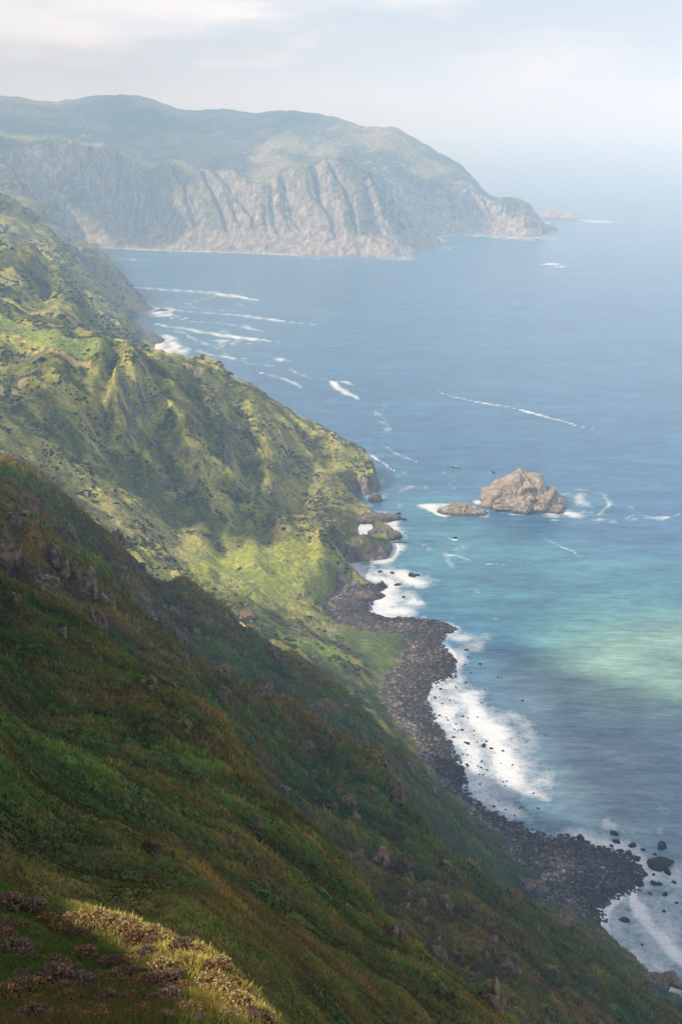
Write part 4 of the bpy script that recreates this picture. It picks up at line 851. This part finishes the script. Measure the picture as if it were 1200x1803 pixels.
# (px, py of the base, width px, kind, own label)
HB = [(20,1600,55,'pink',None),(60,1605,45,'mauve',None),(8,1640,40,'mauve','dark mauve heather bush cut by the left edge just above the pink one'),(25,1685,60,'pink','broad pink heather bush at the left edge beside the shaded turf'),(45,1690,40,'pink',None),(62,1650,22,'mauve','small deep mauve heather tuft standing alone in shaded turf'),
 (100,1735,70,'pink','large pink heather bush in the middle of the foreground shade'),(140,1740,55,'mauve','darkest mauve heather bush over a deep shadow in the foreground'),(60,1745,45,'rust',None),(95,1700,40,'rust',None),(190,1700,36,'pink',None),(150,1685,40,'rust',None),(190,1760,38,'pink',None),(60,1800,60,'pink','pink heather bush cut by the bottom edge near the left corner'),
 (15,1760,50,'rust',None),(235,1660,44,'rust',None),(270,1735,44,'pink',None),(300,1760,44,'mauve','mauve heather bush under the lit edge of the mound'),(330,1790,50,'rust',None),(240,1790,40,'rust',None),(345,1805,34,'mauve',None),(215,1735,34,'rust',None),(120,1795,44,'rust',None),(170,1810,44,'rust',None),(290,1805,40,'pink',None),
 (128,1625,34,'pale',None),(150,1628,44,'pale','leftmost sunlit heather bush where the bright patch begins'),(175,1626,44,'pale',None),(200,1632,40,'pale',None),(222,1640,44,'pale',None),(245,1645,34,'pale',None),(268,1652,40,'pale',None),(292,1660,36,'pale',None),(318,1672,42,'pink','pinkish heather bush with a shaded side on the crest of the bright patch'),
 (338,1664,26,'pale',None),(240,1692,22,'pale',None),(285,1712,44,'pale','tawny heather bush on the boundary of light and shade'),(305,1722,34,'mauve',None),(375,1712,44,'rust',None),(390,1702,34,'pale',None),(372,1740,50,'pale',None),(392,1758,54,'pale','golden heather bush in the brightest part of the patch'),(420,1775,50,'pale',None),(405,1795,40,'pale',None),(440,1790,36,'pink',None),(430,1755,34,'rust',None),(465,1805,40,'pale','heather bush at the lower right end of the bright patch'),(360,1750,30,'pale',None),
 (410,1735,30,'rust',None),(80,1625,36,'rust',None),(105,1640,30,'rust',None),(40,1635,30,'rust',None)]
_g = random.Random(4)
for _k in range(26):
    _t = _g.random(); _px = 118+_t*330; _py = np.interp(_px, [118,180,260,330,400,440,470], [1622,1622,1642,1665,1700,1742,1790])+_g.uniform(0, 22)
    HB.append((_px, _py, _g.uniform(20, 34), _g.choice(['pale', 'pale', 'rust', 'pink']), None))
for _k in range(60): HB.append((_g.uniform(-5, 340), _g.uniform(1640, 1800), _g.uniform(16, 40), _g.choice(['rust', 'pink', 'rust', 'mauve']), None))
HB = [h_ for h_ in HB if h_[4] or h_[3] != 'x']
for i, (px, py, wpx, kind, lab) in enumerate(HB):
    h = hit(px, min(py, 1800), y0=2.0)
    if h is None or h[1] > 25: continue
    s_ = wpx*math.dist(h, (0, 0, EYE))/FOC*.5
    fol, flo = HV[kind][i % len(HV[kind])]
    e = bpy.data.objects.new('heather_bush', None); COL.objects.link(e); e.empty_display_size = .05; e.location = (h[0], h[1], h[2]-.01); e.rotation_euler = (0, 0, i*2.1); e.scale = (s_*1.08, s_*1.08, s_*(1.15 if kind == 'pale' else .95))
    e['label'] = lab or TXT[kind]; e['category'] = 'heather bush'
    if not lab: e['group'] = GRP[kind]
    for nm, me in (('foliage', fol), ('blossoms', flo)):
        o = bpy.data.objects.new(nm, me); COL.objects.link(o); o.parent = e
# ------------------------------------------------------------------ unseen clouds shaped from wanted shadow outlines, to shade sea, slope and cliffs
m_cl, nt, N, B = new_mat('shadow_cloud'); B.inputs['Base Color'].default_value = (.85, .85, .87, 1); B.inputs['Roughness'].default_value = 1
def shadow_cloud(p0, alt, thick, label, seed):
    """p0: outline of the shadow at sea level (metres)"""
    P = np.array(p0, float); off = np.array([SUN_H.x, SUN_H.y])*alt/math.tan(SUN_EL); P = P+off
    x0, y0 = P.min(0)-20; x1, y1 = P.max(0)+20; s = max(6, (x1-x0)/90)
    X, Y = np.meshgrid(np.arange(x0, x1, s), np.arange(y0, y1, s))
    wx = X+10*fbm(X/60, Y/60, 3, seed); wy = Y+10*fbm(X/60, Y/60, 3, seed+1)
    d, _, _ = poly_dist(np.vstack([P, P[:1]]), wx.ravel(), wy.ravel()); ins = inside(P, wx.ravel(), wy.ravel()); d = np.where(ins, d, -d).reshape(X.shape)
    t = np.sqrt(np.clip(d/60, 0, 1))*thick*(.7+.5*fbm(X/80, Y/80, 4, seed+2))
    kk = np.minimum.reduce([d[:-1,:-1], d[1:,:-1], d[:-1,1:], d[1:,1:]]) > -s
    top = np.stack([X, Y, alt+t], -1).reshape(-1, 3); bot = np.stack([X, Y, alt-.2*t-.5], -1).reshape(-1, 3); F = grid_faces(*X.shape, kk)
    V = np.vstack([top, bot]); F = np.vstack([F, F[:, ::-1]+len(top)]); V, F = compact(V, F)
    c0 = V.mean(0); o = np_mesh('shadow_cloud', V-c0, F, m_cl, smooth=True); o.location = c0; o['label'] = label; o['category'] = 'shadow_cloud'
def shadow_of(pts, y0=480):
    out = []
    for px, py in pts:
        h = None; k_ = 0
        while h is None or h[2] < .01 and k_ < 8: h = hit(px, py+6*k_, y0=y0); k_ += 1
        k = h[2]/math.tan(SUN_EL); out.append((h[0]-SUN_H.x*k, h[1]-SUN_H.y*k))
    return out
shadow_cloud([(88,682),(115,663),(150,618),(185,598),(420,640),(900,520),(900,420),(620,321),(250,143),(80,63),(165,280),(140,400),(122,470),(112,520),(106,560),(104,610)], 1500, 22, 'unseen cloudlike sheet shaped to shade the near bay and slope', 501)
shadow_cloud(shadow_of([(-20,700),(60,690),(130,680),(215,700),(290,765),(350,805),(420,852),(470,895),(508,950),(440,952),(390,942),(330,908),(250,880),(150,850),(90,830),(0,790)]), 1300, 18, 'unseen cloudlike sheet shaped to shade the hollow in the hillside', 511)
shadow_cloud(shadow_of([(0,246),(150,258),(300,285),(345,320),(300,350),(330,400),(300,432),(200,432),(118,425),(60,400),(0,380)]), 1400, 40, 'unseen cloudlike sheet shaped to shade the left end of the sea cliffs', 521)
shadow_cloud(shadow_of([(-20,175),(200,170),(400,188),(545,195),(560,215),(470,245),(430,268),(440,290),(330,285),(200,245),(0,228)]), 1500, 50, 'unseen cloudlike sheet shaped to shade the top of the headland', 531)
shadow_cloud(shadow_of([(600,288),(690,300),(760,318),(830,350),(860,385),(850,410),(780,412),(745,430),(735,395),(700,340),(640,298)]), 1400, 40, 'unseen cloudlike sheet shaped to shade the gully beside the sea cliffs', 541)
# ------------------------------------------------------------------ haze, world, sun, camera
def make_haze():
    bm = bmesh.new(); bmesh.ops.create_cube(bm, size=1)
    me = bpy.data.meshes.new('sea_haze'); bm.to_mesh(me); bm.free()
    o = bpy.data.objects.new('sea_haze', me); COL.objects.link(o); o.location = (0, 0, 235); o.scale = (170000, 170000, 510); o['kind'] = 'structure'
    m = bpy.data.materials.new('haze'); m.use_nodes = True; nt = m.node_tree; nt.nodes.remove(nt.nodes['Principled BSDF'])
    v = nt.nodes.new('ShaderNodeVolumeScatter'); v.inputs['Density'].default_value = HAZE; v.inputs['Color'].default_value = HAZE_C; v.inputs['Anisotropy'].default_value = -.4
    nt.links.new(v.outputs[0], nt.nodes['Material Output'].inputs['Volume']); me.materials.append(m)
HAZE = 3.3e-4; HAZE_C = (.52, .76, 1, 1)
make_haze()
w = bpy.data.worlds.new('World'); S.world = w; w.use_nodes = True; nt = w.node_tree; bg = nt.nodes['Background']
sk = nt.nodes.new('ShaderNodeTexSky'); sk.sky_type = 'NISHITA'; sk.sun_disc = False; sk.sun_elevation = SUN_EL; sk.sun_rotation = math.atan2(SUNV.x, SUNV.y)
tc = nt.nodes.new('ShaderNodeTexCoord'); mp = nt.nodes.new('ShaderNodeMapping'); mp.inputs['Scale'].default_value = (3.2, 3.2, 15); nt.links.new(tc.outputs['Generated'], mp.inputs['Vector'])
cn = noise(nt, mp.outputs[0], 1.7, 8, .55).outputs['Fac']
cm = ramp(nt, cn, [(.46, (0,0,0)), (.64, (1,1,1))]).outputs[0]
sx = nd(nt, 'ShaderNodeSeparateXYZ'); nt.links.new(tc.outputs['Generated'], sx.inputs[0])
bank = math_(nt, 'MULTIPLY', math_(nt, 'MULTIPLY_ADD', sx.outputs[0], -3.0, .45, True), ramp(nt, sx.outputs[2], [(.020, (0,0,0)), (.048, (1,1,1)), (.16, (1,1,1)), (.3, (.4,.4,.4))]).outputs[0])
cm = ramp(nt, math_(nt, 'ADD', cn, math_(nt, 'MULTIPLY', bank, .16)), [(.46, (0,0,0)), (.68, (1,1,1))]).outputs[0]
cs = ramp(nt, noise(nt, mp.outputs[0], 3.5, 6).outputs['Fac'], [(.3, (6.2,6.5,7.2)), (.7, (9.4,9.1,8.6))]).outputs[0]
veil = mixc(nt, .55, mixc(nt, 1.0, sk.outputs[0], (.96,.98,1.18), 'MULTIPLY'), (4.9,5.35,6.5))
nt.links.new(mixc(nt, math_(nt, 'MULTIPLY', cm, .8), veil, cs), bg.inputs[0]); bg.inputs[1].default_value = .15
l = bpy.data.lights.new('sun', 'SUN'); l.energy = 5; l.angle = R(.53); l.color = (1, .94, .83); lo = bpy.data.objects.new('sun', l); COL.objects.link(lo)
lo.rotation_euler = SUNV.to_track_quat('Z', 'Y').to_euler(); lo.location = (-200, -100, 800)
c = bpy.data.cameras.new('camera'); co = bpy.data.objects.new('camera', c); COL.objects.link(co); co.location = (0, 0, EYE); co.rotation_euler = (R(90)-PITCH, 0, 0)
c.sensor_fit = 'VERTICAL'; c.sensor_height = 24; c.lens = FOC/1803*24; c.clip_start = .05; c.clip_end = 300000; S.camera = co
